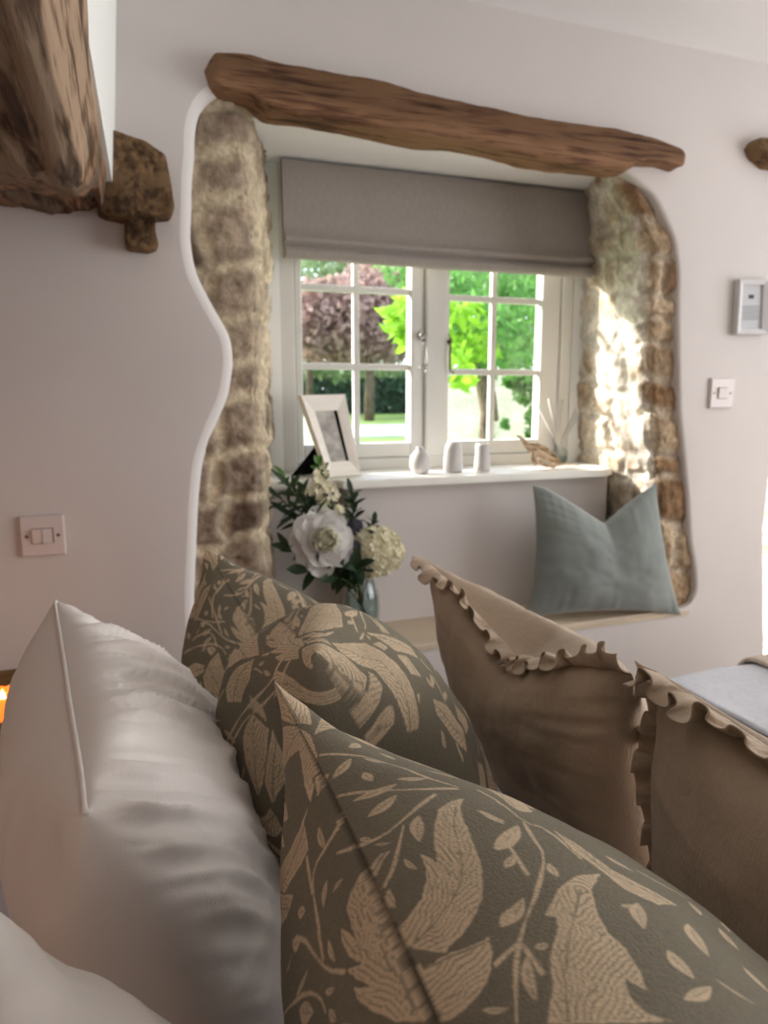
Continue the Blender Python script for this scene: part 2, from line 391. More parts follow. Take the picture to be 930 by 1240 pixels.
for (x, y) in [(.15, 1.646), (1.60, 1.646), (1.60, 1.74), (1.52, 1.95), (.30, 1.95), (.2, 1.75)]:
    a.append(bm.verts.new((x, y, .525))); b.append(bm.verts.new((x, y, .55)))
bm.faces.new(a); bm.faces.new(b)
for i in range(len(a)): bm.faces.new((a[i], a[(i+1) % len(a)], b[(i+1) % len(a)], b[i]))
bmesh.ops.recalc_face_normals(bm, faces=bm.faces)
bmesh.ops.bevel(bm, geom=[e for e in bm.edges if abs(e.verts[0].co.z-e.verts[1].co.z) < 1e-4], offset=.006, segments=2, affect='EDGES')
from_bm('trim_2', bm, M['bench'], None, False, 'structure')

# ------------------------------------------------------------------ exposed stone jambs
def interp(tab, z):
    zs = [t[0] for t in tab]; xs = [t[1] for t in tab]; o = np.argsort(zs)
    return np.interp(z, np.array(zs)[o], np.array(xs)[o])
def jamb(name, outer_t, arris_t, win_t, z0, z1, side, seed, cols, yfront=1.672, yend=2.06, tone=1.0):
    r = random.Random(seed)
    nz = int((z1-z0)/.0045); zz = np.linspace(z0, z1, nz)
    nf, nr = 40, 90
    # courses
    cz = [z0-.02]
    while cz[-1] < z1+.1: cz.append(cz[-1]+r.uniform(.06, .15))
    P = np.zeros((nf+nr, nz, 3)); T = np.zeros((nf+nr, nz, 3))
    for k, z in enumerate(zz):
        zw = z
        xo, xa, xw = interp(outer_t, zw), interp(arris_t, zw), interp(win_t, zw)
        xo += -side*0.04
        S = np.concatenate([np.linspace(0, 1, nf, endpoint=False), 1+np.linspace(0, 1, nr)])
        fr = np.clip(S, 0, 1); rv = np.clip(S-1, 0, 1)
        X = xo+(xa-xo)*fr+(xw-xa)*rv; Y = yfront+(yend-yfront)*rv
        # soften the arris
        lw = abs(xa-xo); sm = (S-1)*np.where(S < 1, lw, yend-yfront)      # signed distance from arris in metres
        P[:, k, 0] = X; P[:, k, 1] = Y; P[:, k, 2] = z
        T[:, k, 0] = sm
    sm = T[:, :, 0].copy(); Z = P[:, :, 2]
    # rubble layout on unrolled surface
    zq = Z+.034*vnoise(sm*6, Z*4, 0, seed)+.008*vnoise(sm*18, Z*18, 0, seed+1)
    sq = sm+.028*vnoise(sm*9, Z*9, 3, seed+2)
    ci = np.clip(np.searchsorted(cz, zq)-1, 0, len(cz)-2)
    cz = np.array(cz); h0 = cz[ci]; h1 = cz[ci+1]
    dz = np.minimum(zq-h0, h1-zq)
    ds = np.full(sm.shape, 1.0); sid = np.zeros(sm.shape, int)
    for c in range(len(cz)-1):
        q = r.uniform(-.14, -.05) if c % 2 else r.uniform(-.20, -.12)
        br = [-.6, q]
        x = r.uniform(.06, .16)
        br.append(x)
        while x < .5: x += r.uniform(.07, .19); br.append(x)
        br = np.array(br); m = ci == c
        bi = np.clip(np.searchsorted(br, sq[m])-1, 0, len(br)-2)
        ds[m] = np.minimum(sq[m]-br[bi], br[bi+1]-sq[m]); sid[m] = bi+c*17
    d = np.minimum(dz, ds)
    st = np.clip((d-.003)/.020, 0, 1); st = st*st*(3-2*st)
    rr = hash3(sid, sid*0, sid*0, seed+9); rr2 = hash3(sid, sid*0+1, sid*0, seed+9)
    hgt = st*(.006+.010*rr)+.0055*fbm(sm*13, Z*13, 1, seed+3)+.0022*fbm(sm*50, Z*50, 1, seed+5)-.004
    hgt = hgt - .005*(np.clip(fbm(sm*26, Z*30, 7, seed+6), .35, 1)-.35)*2
    # normal direction: front band towards -Y, reveal towards the opening
    wgt = np.clip((sm+.018)/.036, 0, 1); wgt = wgt*wgt*(3-2*wgt)
    nx = side*1.0
    nvec = np.stack([nx*wgt, -(1-wgt), 0*wgt], -1); nvec /= np.linalg.norm(nvec, axis=-1)[..., None]
    P += nvec*hgt[..., None]
    # round the arris back
    rd = .014*np.exp(-(sm/.02)**2); P[..., 0] -= nx*rd; P[..., 1] += rd
    P[..., 0] += nx*.010*vnoise(0*Z, Z*7, 2, seed+11)*np.exp(-(sm/.12)**2)
    wend = np.clip((sm-.30)/.08, 0, 1); P[..., 1] = np.minimum(P[..., 1], 2.07)
    A, B, D, Mo = [np.array(lin(*c)[:3]) for c in cols]
    tcol = A*(1-rr[..., None])+B*rr[..., None]
    tcol = np.where((rr2 > .72)[..., None], D, tcol)
    blot = np.clip(fbm(sm*14, Z*22, 5, seed+7)*1.4+.2, 0, 1)[..., None]
    tcol = tcol*(1-.5*blot)+D*.5*blot
    fz = np.clip(1-wgt, 0, 1)[..., None]           # front band: the face turned to the room
    mort = np.clip(1-st, 0, 1)[..., None]*.7
    col = tcol*(1-mort)+Mo*mort
    limew = np.clip(fbm(sm*8, Z*8, 8, seed+8)*1.2+.45, 0, 1)[..., None]*(1-fz)*.85
    col = col*(1-limew)+Mo*limew
    if side < 0: col = col*(1-fz*np.array([.24, .32, .40]))      # room face browner and darker: its shade put into the colour
    o = grid_mesh(name, P, M['stone'], None, True, kind='structure', flip=(side < 0))
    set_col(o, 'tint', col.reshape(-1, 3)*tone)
    return o
def tb(Y, pts): return [(PY(x, y, Y)[2], PY(x, y, Y)[0]) for x, y in pts]
colL = [(182, 164, 142), (152, 134, 117), (112, 94, 80), (224, 208, 178)]
colR = [(196, 178, 152), (214, 200, 178), (160, 134, 108), (232, 226, 212)]
loT = [(p[1], p[0]) for p in cont[:19]]
jamb('wall_stone_left', loT, tb(1.66, [(300, 120), (306, 150), (312, 200), (318, 300), (320, 400), (317, 500), (320, 560), (322, 600), (326, 668), (328, 760)]),
     [(.5, .40), (.9, .405), (1.2, .425), (1.5, .425), (1.85, .425)], .53, 1.83, 1, 11, colL)
roT = [(p[1], p[0]) for p in cont[20:36]]
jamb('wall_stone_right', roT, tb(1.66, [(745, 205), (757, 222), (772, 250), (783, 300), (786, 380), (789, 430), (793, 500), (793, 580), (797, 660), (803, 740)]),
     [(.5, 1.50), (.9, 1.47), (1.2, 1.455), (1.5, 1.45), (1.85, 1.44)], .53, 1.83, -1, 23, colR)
# far reveal of the neighbouring opening at the right edge
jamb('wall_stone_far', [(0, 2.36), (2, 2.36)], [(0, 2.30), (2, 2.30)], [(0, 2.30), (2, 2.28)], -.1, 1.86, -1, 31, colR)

# ------------------------------------------------------------------ timbers
def timber_x(name, top, bot, y0, y1, material, seed, label, cat, n=160, rough=.004, pale=0.0):
    """timber running along X: top and bottom outlines (x, z) give its real silhouette"""
    xs = np.linspace(top[0][0], top[-1][0], n); m = 36
    tz = np.interp(xs, [p[0] for p in top], [p[1] for p in top]); bz = np.interp(xs, [p[0] for p in bot], [p[1] for p in bot])
    P = np.zeros((m, n, 3))
    for k in range(m):
        a = 2*PI*k/m; ca, sa = math.cos(a), math.sin(a); e = .28
        cx = abs(ca)**e*(1 if ca > 0 else -1); sz = abs(sa)**e*(1 if sa > 0 else -1)
        yy = (y0+y1)/2-(y1-y0)/2*cx; zz = (tz+bz)/2+(tz-bz)/2*sz
        P[k, :, 0] = xs; P[k, :, 1] = yy; P[k, :, 2] = zz
    end = np.minimum(np.arange(n), np.arange(n)[::-1]); sc = np.clip((end+.6)/3.0, 0, 1)**.4; sc[0] = sc[-1] = 0
    cy = (y0+y1)/2; cz = (tz+bz)/2
    P[..., 1] = cy+(P[..., 1]-cy)*(.0+1*sc); P[..., 2] = cz+(P[..., 2]-cz)*(.0+1*sc)
    nn = rough*fbm(P[..., 0]*7, P[..., 2]*32, P[..., 1]*32, seed, 4)
    P[..., 1] -= nn*1.2; P[..., 2] += nn
    o = grid_mesh(name, P, material, None, True, close_u=True); tag(o, label, cat)
    f = np.clip(((tz+bz)/2-(tz-bz)*.12+.012*vnoise(P[..., 0]*9, 0, 0, seed+4)-P[..., 2])/.012, 0, 1)*pale; wc = np.ones(P.shape)+f[..., None]*np.array([.55, .55, .60]); set_col(o, 'wear_or_light', wc.reshape(-1, 3)); return o  # paler lower band: the lit underside put into the colour, along with worn tones
q = lambda L_: [(PY(x, y, 1.62)[0], PY(x, y, 1.62)[2]) for x, y in L_]
q3 = lambda L_: [(x, 1.2+(z-1.2)*1.70/1.62) for x, z in q(L_)]
timber_x('lintel_beam', q([(249, 74), (256, 68), (300, 70), (380, 85), (440, 97), (500, 111), (580, 130), (650, 144), (720, 155), (770, 165), (800, 175), (820, 183), (829, 196)]),
         q3([(250, 104), (256, 122), (275, 130), (305, 134), (316, 143), (330, 152), (375, 158), (440, 170), (500, 182), (560, 188), (600, 196), (650, 206), (690, 214), (755, 221), (775, 212), (800, 212), (820, 217), (829, 214)]),
         1.600, 1.705, M['lintel'], 3, 'long brown oak lintel over the stone window recess', 'beam', pale=1.0)
timber_x('beam_end', [(1.678, 1.868), (1.70, 1.885), (1.78, 1.89), (2.3, 1.90)], [(1.678, 1.852), (1.70, 1.835), (1.74, 1.815), (2.3, 1.80)], 1.60, 1.70, M['oakdark'], 8,
         'rough dark timber end on the wall at the right edge of the picture', 'beam', 60, .006)

# overhead oak beam running from the wall over the bed
RF = PY(130, 268, YW); RN = PZ(103, -40, 1.60); BN = PZ(34, -24, 1.47); BF = PZ(104, 256, 1.47)
def beam():
    secs = []
    ys = list(np.linspace(1.66, -2.0, 90))
    dR = (RN-np.array([PY(130, 268, YW)[0], YW, 1.60])); 
    for y in ys:
        t = (y-YW)/(RN[1]-YW); xr = RF[0]+(RN[0]-RF[0])*t if y > -5 else 0
        tb_ = (y-BF[1])/(BN[1]-BF[1]); xb = BF[0]+(BN[0]-BF[0])*tb_
        cut = np.clip((y-1.02)/.50, 0, 1); cut = cut**1.3
        zbt = 1.47+.085*cut
        xb = min(xb, xr-.012)
        sec = [(xr-.004, 1.66), (xr, 1.60), (xr-(xr-xb)*.35, 1.545), (xb+.004, zbt+.012), (xb-.012, zbt)]
        sec += [(xb-.08, zbt-.003), (xb-.16, zbt+.002), (xb-.235, zbt+.012), (xb-.25, zbt+.05), (xb-.25, 1.66)]
        secs.append([(x, y, max(z, zbt)) for x, z in sec])
    P = np.array(secs)
    # resample cross-section
    out = []
    for s_ in P:
        pts = []
        for i in range(len(s_)):
            a, b = s_[i], s_[(i+1) % len(s_)]
            for k in range(6): pts.append(a+(b-a)*k/6)
        out.append(pts)
    P = np.array(out).transpose(1, 0, 2)
    nn = .004*fbm(P[..., 0]*24, P[..., 1]*4, P[..., 2]*24, 4, 4); P[..., 0] += nn; P[..., 2] += nn
    endr = np.clip((P[..., 1]-1.15)/.4, 0, 1); P[..., 2] += endr*.008*fbm(P[..., 0]*30, P[..., 1]*30, P[..., 2]*9, 6, 3)
    # long shake in the underside
    cx = -.075-.03*np.sin(P[..., 1]*3); g = np.exp(-((P[..., 0]-cx-(P[..., 1]-.9)*.06)/.0035)**2)*(P[..., 2] < 1.50)*np.clip((1.12-P[..., 1])*8, 0, 1)
    P[..., 2] += .018*g
    return P
P = beam()
o = grid_mesh('ceiling_beam', P, M['oak'], None, True, close_u=True)
kk = np.arange(P.shape[0])[:, None]+np.zeros(P.shape[:2]); face = ((kk > 5) & (kk < 19))*1.0        # the worn arris face
face = np.clip(face, 0, 1)*np.clip((1.30-P[..., 1])*6, 0, 1); rot = np.clip((P[..., 1]-1.12)*5, 0, 1)
org = np.clip(fbm(P[..., 0]*22, P[..., 1]*9, 0, 41)*2-.1, 0, 1)*rot
wc = np.ones(P.shape)*(.78+.5*face[..., None])*(1-.35*rot[..., None]); wc = wc*(1+org[..., None]*np.array([.9, .45, .1])); set_col(o, 'wear_or_light', wc.reshape(-1, 3)); tag(o, 'massive cracked oak beam overhead at the top left, with a worn pale arris', 'beam')
# stub of timber and peg in the wall
def blob_prism(name, pts, y0, y1, material, seed, label, cat, amp=.006):
    P2 = smooth_loop([(PY(x, y, YW)[0], PY(x, y, YW)[2]) for x, y in pts], .005, 1)
    c = P2.mean(0); rows = []
    for f, yy in [(0.0, y0-.002), (.3, y0-.002), (.6, y0-.001), (.8, y0), (.97, y0), (1.0, y0+.004)]+[(1.0, y) for y in np.linspace(y0+.02, y1, 8)]:
        rows.append([(c[0]+(p[0]-c[0])*f, yy, c[1]+(p[1]-c[1])*f) for p in P2])
    P = np.array(rows).transpose(1, 0, 2)
    nn = amp*fbm(P[..., 0]*28, P[..., 1]*28, P[..., 2]*28, seed, 3); P[..., 1] += nn; P[..., 0] += nn*.4; P[..., 2] += nn*.4
    o = grid_mesh(name, P, material, None, True, close_u=True); tag(o, label, cat)
    wv_ = .8+.5*np.clip(fbm(P[..., 0]*30, P[..., 1]*30, P[..., 2]*30, seed+3)+.3, 0, 1); set_col(o, 'wear_or_light', (np.ones(P.shape)*wv_[..., None]).reshape(-1, 3))
blob_prism('timber_stub', [(122, 178), (136, 171), (150, 176), (176, 184), (198, 200), (202, 225), (209, 258), (206, 268), (190, 270), (160, 272), (130, 268), (118, 262)], 1.575, 1.70, M['oakdark'], 5,
           'dark broken timber stub set in the wall just right of the overhead beam', 'beam')
blob_prism('timber_peg', [(150, 266), (188, 266), (187, 285), (191, 304), (178, 308), (155, 305), (151, 292)], 1.605, 1.70, M['oakdark'], 6,
           'small dark wooden peg in the wall under the timber stub', 'peg', .004)
# plastered infill above the beam
a0 = PY(140, 0, YW)[0]; a1 = PY(138, 170, YW)[0]
V = []
for (x, y) in [(.026, 1.66), (-.004, .95), (-.03, .3), (-.10, -2.0)]:
    for z in (1.60, 2.12): V.append((x+(.036 if z > 2 else 0), y, z)); V.append((x-.08, y, z))
Fc = []
for i in range(3):
    b_ = i*4
    Fc += [(b_, b_+2, b_+6, b_+4), (b_+1, b_+5, b_+7, b_+3), (b_, b_+4, b_+5, b_+1), (b_+2, b_+3, b_+7, b_+6)]
Fc += [(0, 1, 3, 2), (12, 14, 15, 13)]
mesh('wall_over_beam', V, Fc, M['soffit'], None, False, 'structure')

# ------------------------------------------------------------------ window
wroot = None
def winroot(name):
    o = bpy.data.objects.new(name, None); C.objects.link(o); o.location = (.93, 2.05, .966); o['kind'] = 'structure'; return o
w1 = winroot('window_1')
bm = bmesh.new()
Y0, Y1 = 2.045, 2.10
bbox(bm, .450, .492, Y0, Y1, .966, 1.82, .003); bbox(bm, 1.375, 1.420, Y0, Y1, .966, 1.82, .003)
bbox(bm, .492, 1.375, Y0, Y1, 1.775, 1.82, .002); bbox(bm, .492, 1.375, Y0, Y1, .966, 1.000, .002)
bbox(bm, .895, .965, Y0-.006, Y1, 1.0, 1.775, .005)
from_bm('window_frame', bm, M['joinery'], w1)
def casement(x0, x1, xbar, hz, gx0, gx1, g0, g1):
    s_ = empty('casement', ((x0+x1)/2, 2.06, 1.0), None, None); s_.parent = w1; s_.location = Vector(((x0+x1)/2, 2.06, 1.0))-Vector(w1.location)
    bm = bmesh.new(); ya, yb = 2.052, 2.092
    bbox(bm, x0, gx0, ya, yb, 1.003, 1.772, .004); bbox(bm, gx1, x1, ya, yb, 1.003, 1.772, .004)
    bbox(bm, gx0, gx1, ya, yb, 1.003, g0, .003); bbox(bm, gx0, gx1, ya, yb, g1, 1.772, .003)
    from_bm('sash_frame', bm, M['joinery'], s_)
    bm = bmesh.new(); bbox(bm, xbar-.0095, xbar+.0095, ya+.010, yb-.012, g0, g1, .003)
    for z in hz: bbox(bm, gx0, gx1, ya+.009, yb-.013, z-.0095, z+.0095, .003)
    from_bm('glazing_bars', bm, M['joinery'], s_)
    box('pane', gx0-.004, gx1+.004, 2.073, 2.077, g0-.004, g1+.004, M['glass'], s_)
    return s_
cl = casement(.494, .893, .681, (1.272, 1.493), .515, .850, 1.045, 1.72)
cr = casement(.967, 1.373, 1.137, (1.260, 1.483), .978, 1.304, 1.045, 1.72)
def handle(px, x, z0, z1, par, flip=1):
    mb = MB(); y = 2.035
    pts = [(x+.004*flip, y-.004, z0), (x-.002*flip, y-.012, z0-.02), (x+.006*flip, y-.016, z0-.05), (x+.010*flip, y-.014, z0-.085), (x+.006*flip, y-.014, z1+.01)]
    mb.add(*tube_pts(pts, [.006, .0055, .0048, .0045, .004], 10))
    mb.add(*tube_pts([(x+.004*flip, 2.052, z0), (x+.004*flip, y-.008, z0)], [.013, .009], 14))
    a = np.linspace(0, 2*PI*.85, 14)
    mb.add(*tube_pts([(x-.002*flip+.011*flip*math.cos(t), y-.012, z1+.003-.011*math.sin(t)) for t in a], .0032, 8))
    return mb.build('handle', M['chrome'], par)
handle(0, .878, 1.366, 1.262, cl)
mb = MB(); mb.add(*tube_pts([(.974, 2.045, 1.37), (.970, 2.03, 1.36), (.9695, 2.028, 1.30), (.971, 2.030, 1.262), (.985, 2.032, 1.256)], .0035, 8))
mb.add(*tube_pts([(.978, 2.06, 1.35), (.973, 2.036, 1.35)], .007, 10)); mb.build('handle', M['screw'], cr)

# roman blind
bl = empty('roman_blind', (.93, 1.99, 1.8), 'grey linen roman blind raised at the top of the window', 'blind')
xs = np.linspace(.449, 1.424, 60)
prof = [(1.985, 1.806), (1.978, 1.80), (1.977, 1.72), (1.975, 1.64), (1.972, 1.618), (1.960, 1.610), (1.953, 1.602), (1.955, 1.594), (1.974, 1.588), (1.976, 1.584), (1.958, 1.579), (1.948, 1.572), (1.949, 1.556), (1.968, 1.551), (1.978, 1.551), (1.985, 1.56), (1.99, 1.62), (1.99, 1.806)]
P = np.zeros((len(prof), 60, 3))
for i, (y, z) in enumerate(prof):
    P[i, :, 0] = xs; P[i, :, 1] = y+.0016*vnoise(xs*5, z*9, 0, 3)+.001*vnoise(xs*14, z*4, 0, 4); P[i, :, 2] = z-.002*np.sin((xs-.45)/.97*PI)*(z < 1.7)
grid_mesh('blind_fabric', P, M['blind'], bl, True, close_u=True)
for xx in (.449, 1.424):
    mesh('side_hem', [(xx-.001, y, z) for y, z in prof]+[(xx+.001, y, z) for y, z in prof], [tuple(range(len(prof))), tuple(range(2*len(prof)-1, len(prof)-1, -1))], M['blind'], bl)
box('headrail', .452, 1.421, 1.99, 2.03, 1.785, 1.806, M['joinery'], bl)
mb = MB()
for xo in (0, .010):
    for k in range(58):
        z = 1.555-k*.0052
        mb.add(*tube_pts([(1.428+xo*.3, 2.00+xo, z+.0016), (1.428+xo*.3, 2.00+xo, z-.0016)], .0019, 6))
    mb.add(*tube_pts([(1.428+xo*.3, 2.00+xo, 1.58), (1.428+xo*.3, 2.00+xo, 1.255)], .0007, 4))
mb.build('bead_chain', M['ceramic'], bl)

# ------------------------------------------------------------------ cushions
def cos_grid(n, k=.75):
    t = np.linspace(-1, 1, n); return np.sign(t)*(1-(1-np.abs(t))**2.0)*.8+.2*np.sin(t*PI/2)
def smin(a, p): return np.clip(a, 0, None)**p
class Cushion:
    """corner points FT, NT, FB, NB (far/near, top/bottom); front and back sheets puffed off a sagging middle surface"""
    def __init__(s, FT, NT, FB, NB, tf, tb, pin=.05, chop=(0, 0, .3, 1.6, 1.6), valley=(0, 0, .3), gs=(), wr=.0, seed=0, pw=.55, rot=0, pwb=None, wrk=(), crin=(), cor=.45, floor=.588):
        s.floor = floor; s.crin = crin; s.cor = cor
        s.c = [np.array(v, float) for v in (FT, NT, FB, NB)]; s.tf, s.tb = tf, tb
        s.pin, s.chop, s.valley, s.gs, s.wr, s.seed, s.pw, s.wrk = pin, chop, valley, gs, wr, seed, pw, wrk; s.pwb = pwb or pw
        FT, NT, FB, NB = s.c
        U_ = (NT-FT+NB-FB); V_ = (FB-FT+NB-NT); n_ = np.cross(V_, U_); s.N = n_/np.linalg.norm(n_)
        s.U = U_/np.linalg.norm(U_); s.V = V_/np.linalg.norm(V_); s.W = np.linalg.norm(NT-FT); s.H = np.linalg.norm(V_)/2
    def surf(s, u, v, side):
        """u,v in [-1,1]; side +1 front, -1 back"""
        FT, NT, FB, NB = s.c; a = (u+1)/2; b = (v+1)/2
        a3, b3 = a[..., None], b[..., None]
        P = (FT*(1-a3)+NT*a3)*(1-b3)+(FB*(1-a3)+NB*a3)*b3
        P = P - s.U*(s.pin*s.W*(1-v**2)*u)[..., None] - s.V*(s.pin*s.H*(1-u**2)*v)[..., None]
        cd_, cu, cw = s.chop[:3]; ff = s.chop[3] if side > 0 else s.chop[4]
        vee = np.exp(-np.abs(u-cu)/cw*1.2); vee = np.clip(1-np.abs(u-cu)/(cw*2.2), 0, 1)**1.3
        fall = np.clip(1-b, 0, 1)**ff
        P = P + s.V*(cd_*vee*fall)[..., None]
        pw_ = s.pw if side > 0 else s.pwb; th = smin(1-u**2, pw_)*smin(1-v**2, pw_)
        vd, vu, vw = s.valley
        val = 1-vd*np.exp(-((u-vu)/vw)**2)*np.clip(1.15-b, 0, 1)
        th = th*(1-s.cor*np.exp(-((np.abs(u)-1)**2+(np.abs(v)-1)**2)/.30**2))
        t = (s.tf if side > 0 else s.tb)*th*val
        if s.wr:
            ed = smin(1-u**2, .5)*smin(1-v**2, .5)
            t = t + s.wr*ed*fbm(u*2.1+side*3, v*2.1, s.seed, s.seed, 3)
            # gathers running in from the seams
            q = vnoise(v*16, u*1.6, side*2+5, s.seed+3)*np.exp(-(1-np.abs(u))*3.2)*np.clip((1-np.abs(u))*14, 0, 1)
            q2 = vnoise(u*16, v*1.6, side*2+9, s.seed+4)*np.exp(-(1-np.abs(v))*3.2)*np.clip((1-np.abs(v))*14, 0, 1)
            t = t + s.wr*.45*(q+q2)
            if s.crin:
                for (fq, sl, am, fl, sd) in s.crin:
                    if sd and sd != side: continue
                    rid = vnoise((u+sl*v)*fq, v*1.3, side*7, s.seed+21); rid = 1-2*np.abs(rid)**.8
                    t = t + am*rid*np.exp(-(v+1)*fl)*np.clip((1+v)*9, 0, 1)*np.clip((1-u**2)*6, 0, 1)
        for (wu, wv, du, dv, ln, wd, hh, sd) in s.wrk:     # one crease: centre, direction, length, width, height
            if sd and sd != side: continue
            L_ = math.hypot(du, dv); du_, dv_ = du/L_, dv/L_
            al = (u-wu)*du_+(v-wv)*dv_; ac = -(u-wu)*dv_+(v-wv)*du_
            t = t + hh*np.exp(-(al/ln)**2)*np.exp(-(ac/wd)**2)*np.clip((1-u**2)*(1-v**2)*20, 0, 1)
        P = P + (s.N*side)*t[..., None]
        for (gu, gv, gsd, gr, vec) in s.gs:
            if gsd and gsd != side: 
                continue
            g = np.exp(-(((u-gu)**2+(v-gv)**2)/gr**2))
            if gsd: g = g*np.clip((1-u**2)*(1-v**2)*8, 0, 1)
            P = P + np.array(vec)*g[..., None]
        if s.floor is not None:              # flattened where it rests on the bed
            z = P[..., 2]-s.floor; P[..., 2] = s.floor+np.where(z < .02, .02*np.exp(np.clip(z-.02, -9, 0)/.02), z)
        return P
    def edge(s, which, n):
        t = np.linspace(-1, 1, n); o1 = np.ones(n)
        u, v = {'top': (t, -o1), 'bottom': (t, o1), 'far': (-o1, t), 'near': (o1, t)}[which]
        return s.surf(u, v, 1)
    def build(s, name, mat_, parent=None, n=110, m=110, colf=None, dens=False):
        gu, gv = cos_grid(n), cos_grid(m)
        if dens:                             # finer cloth where the print is seen close up
            gu = np.interp(np.linspace(0, 1, n), [0, .84, 1], [-1, .25, 1]); gv = np.interp(np.linspace(0, 1, m), [0, .10, .86, 1], [-1, -.96, 0.1, 1])
        U_, V_ = np.meshgrid(gu, gv, indexing='ij')
        A = s.surf(U_, V_, 1); B = s.surf(U_, V_, -1)
        idx = np.arange(n*m).reshape(n, m); idb = idx+n*m
        # share border
        border = np.zeros((n, m), bool); border[0] = border[-1] = True; border[:, 0] = border[:, -1] = True
        idb = np.where(border, idx, idb)
        def quads(I, fl):
            q = np.stack([I[:-1, :-1].ravel(), I[1:, :-1].ravel(), I[1:, 1:].ravel(), I[:-1, 1:].ravel()], 1); return q[:, ::-1] if fl else q
        Q = np.vstack([quads(idx, True), quads(idb, False)])
        Vt = np.vstack([A.reshape(-1, 3), B.reshape(-1, 3)])
        used = np.zeros(len(Vt), bool); used[Q.ravel()] = True; remap = np.cumsum(used)-1
        o = np_mesh(name, Vt[used], remap[Q], mat_, parent, True)
        if colf is not None:
            cc = np.vstack([print_col(U_, V_, sd, colf, s).reshape(-1, 3) for sd in (1, -1)])[used]; set_col(o, 'print', cc)
        return o
def piping(name, cu, sides, r, mat_, parent):
    mb = MB()
    for sd in sides:
        E_ = cu.edge(sd, 60); mb.add(*tube_pts(list(E_), r, 6))
    return mb.build(name, mat_, parent)
def ruffle(name, cu, side, mat_, parent, width=.03, n=640, seed=0, amp=.0068, per=.034, out=None, lean=0.0, k0=.0):
    """gathered frill sewn along one edge; out = direction it stands in, lean = tilt to the front"""
    E_ = cu.edge(side, n); d = np.diff(E_, axis=0); L_ = np.concatenate([[0], np.cumsum(np.linalg.norm(d, axis=1))])
    t = np.gradient(E_, axis=0); t /= np.linalg.norm(t, axis=1)[:, None]
    o_ = np.array(out, float); o_ = o_/np.linalg.norm(o_)
    o_ = o_[None, :]-t*(t@o_)[:, None]; o_ /= np.linalg.norm(o_, axis=1)[:, None]
    nn = np.cross(t, o_)
    rows = []
    ph = 2*PI*L_/per+1.7*vnoise(L_*19, 0, 0, seed)+2.2*vnoise(L_*8, 0, 0, seed+1)
    big = vnoise(L_*18, 0, 2, seed+2); wv = width*(1+.30*vnoise(L_*26, 0, 3, seed+3))
    am = amp*(1+.7*vnoise(L_*23, 0, 5, seed+6))
    m = 16
    for k in range(m):
        f = k/(m-1); g = f**.8
        ln = lean*f+.75*big*f
        crimp = .0010*np.sin(2*PI*L_/.008+3*vnoise(L_*40, 0, 0, seed))*(1-f)*min(1, f*8)
        off = o_*(wv*f*np.cos(ln))[:, None] + nn*(wv*f*np.sin(ln)+crimp)[:, None] + nn*(am*g*np.sin(ph))[:, None] - t*(am*.62*g*np.sin(2*ph))[:, None] + o_*(am*.35*g*np.sin(ph+1.1))[:, None]
        rows.append(E_+off)
    P = np.array(rows)
    ob = grid_mesh(name, P, mat_, parent, True)
    md = ob.modifiers.new('thick', 'SOLIDIFY'); md.thickness = .0012; md.offset = 0
    return ob

CU = {}
# plain base colours for the printed canvas (olive ground, buff print)
GROUND = np.array(lin(127, 119, 101)[:3]); BUFF = np.array(lin(224, 200, 168)[:3]); DARK = np.array(lin(70, 58, 44)[:3])
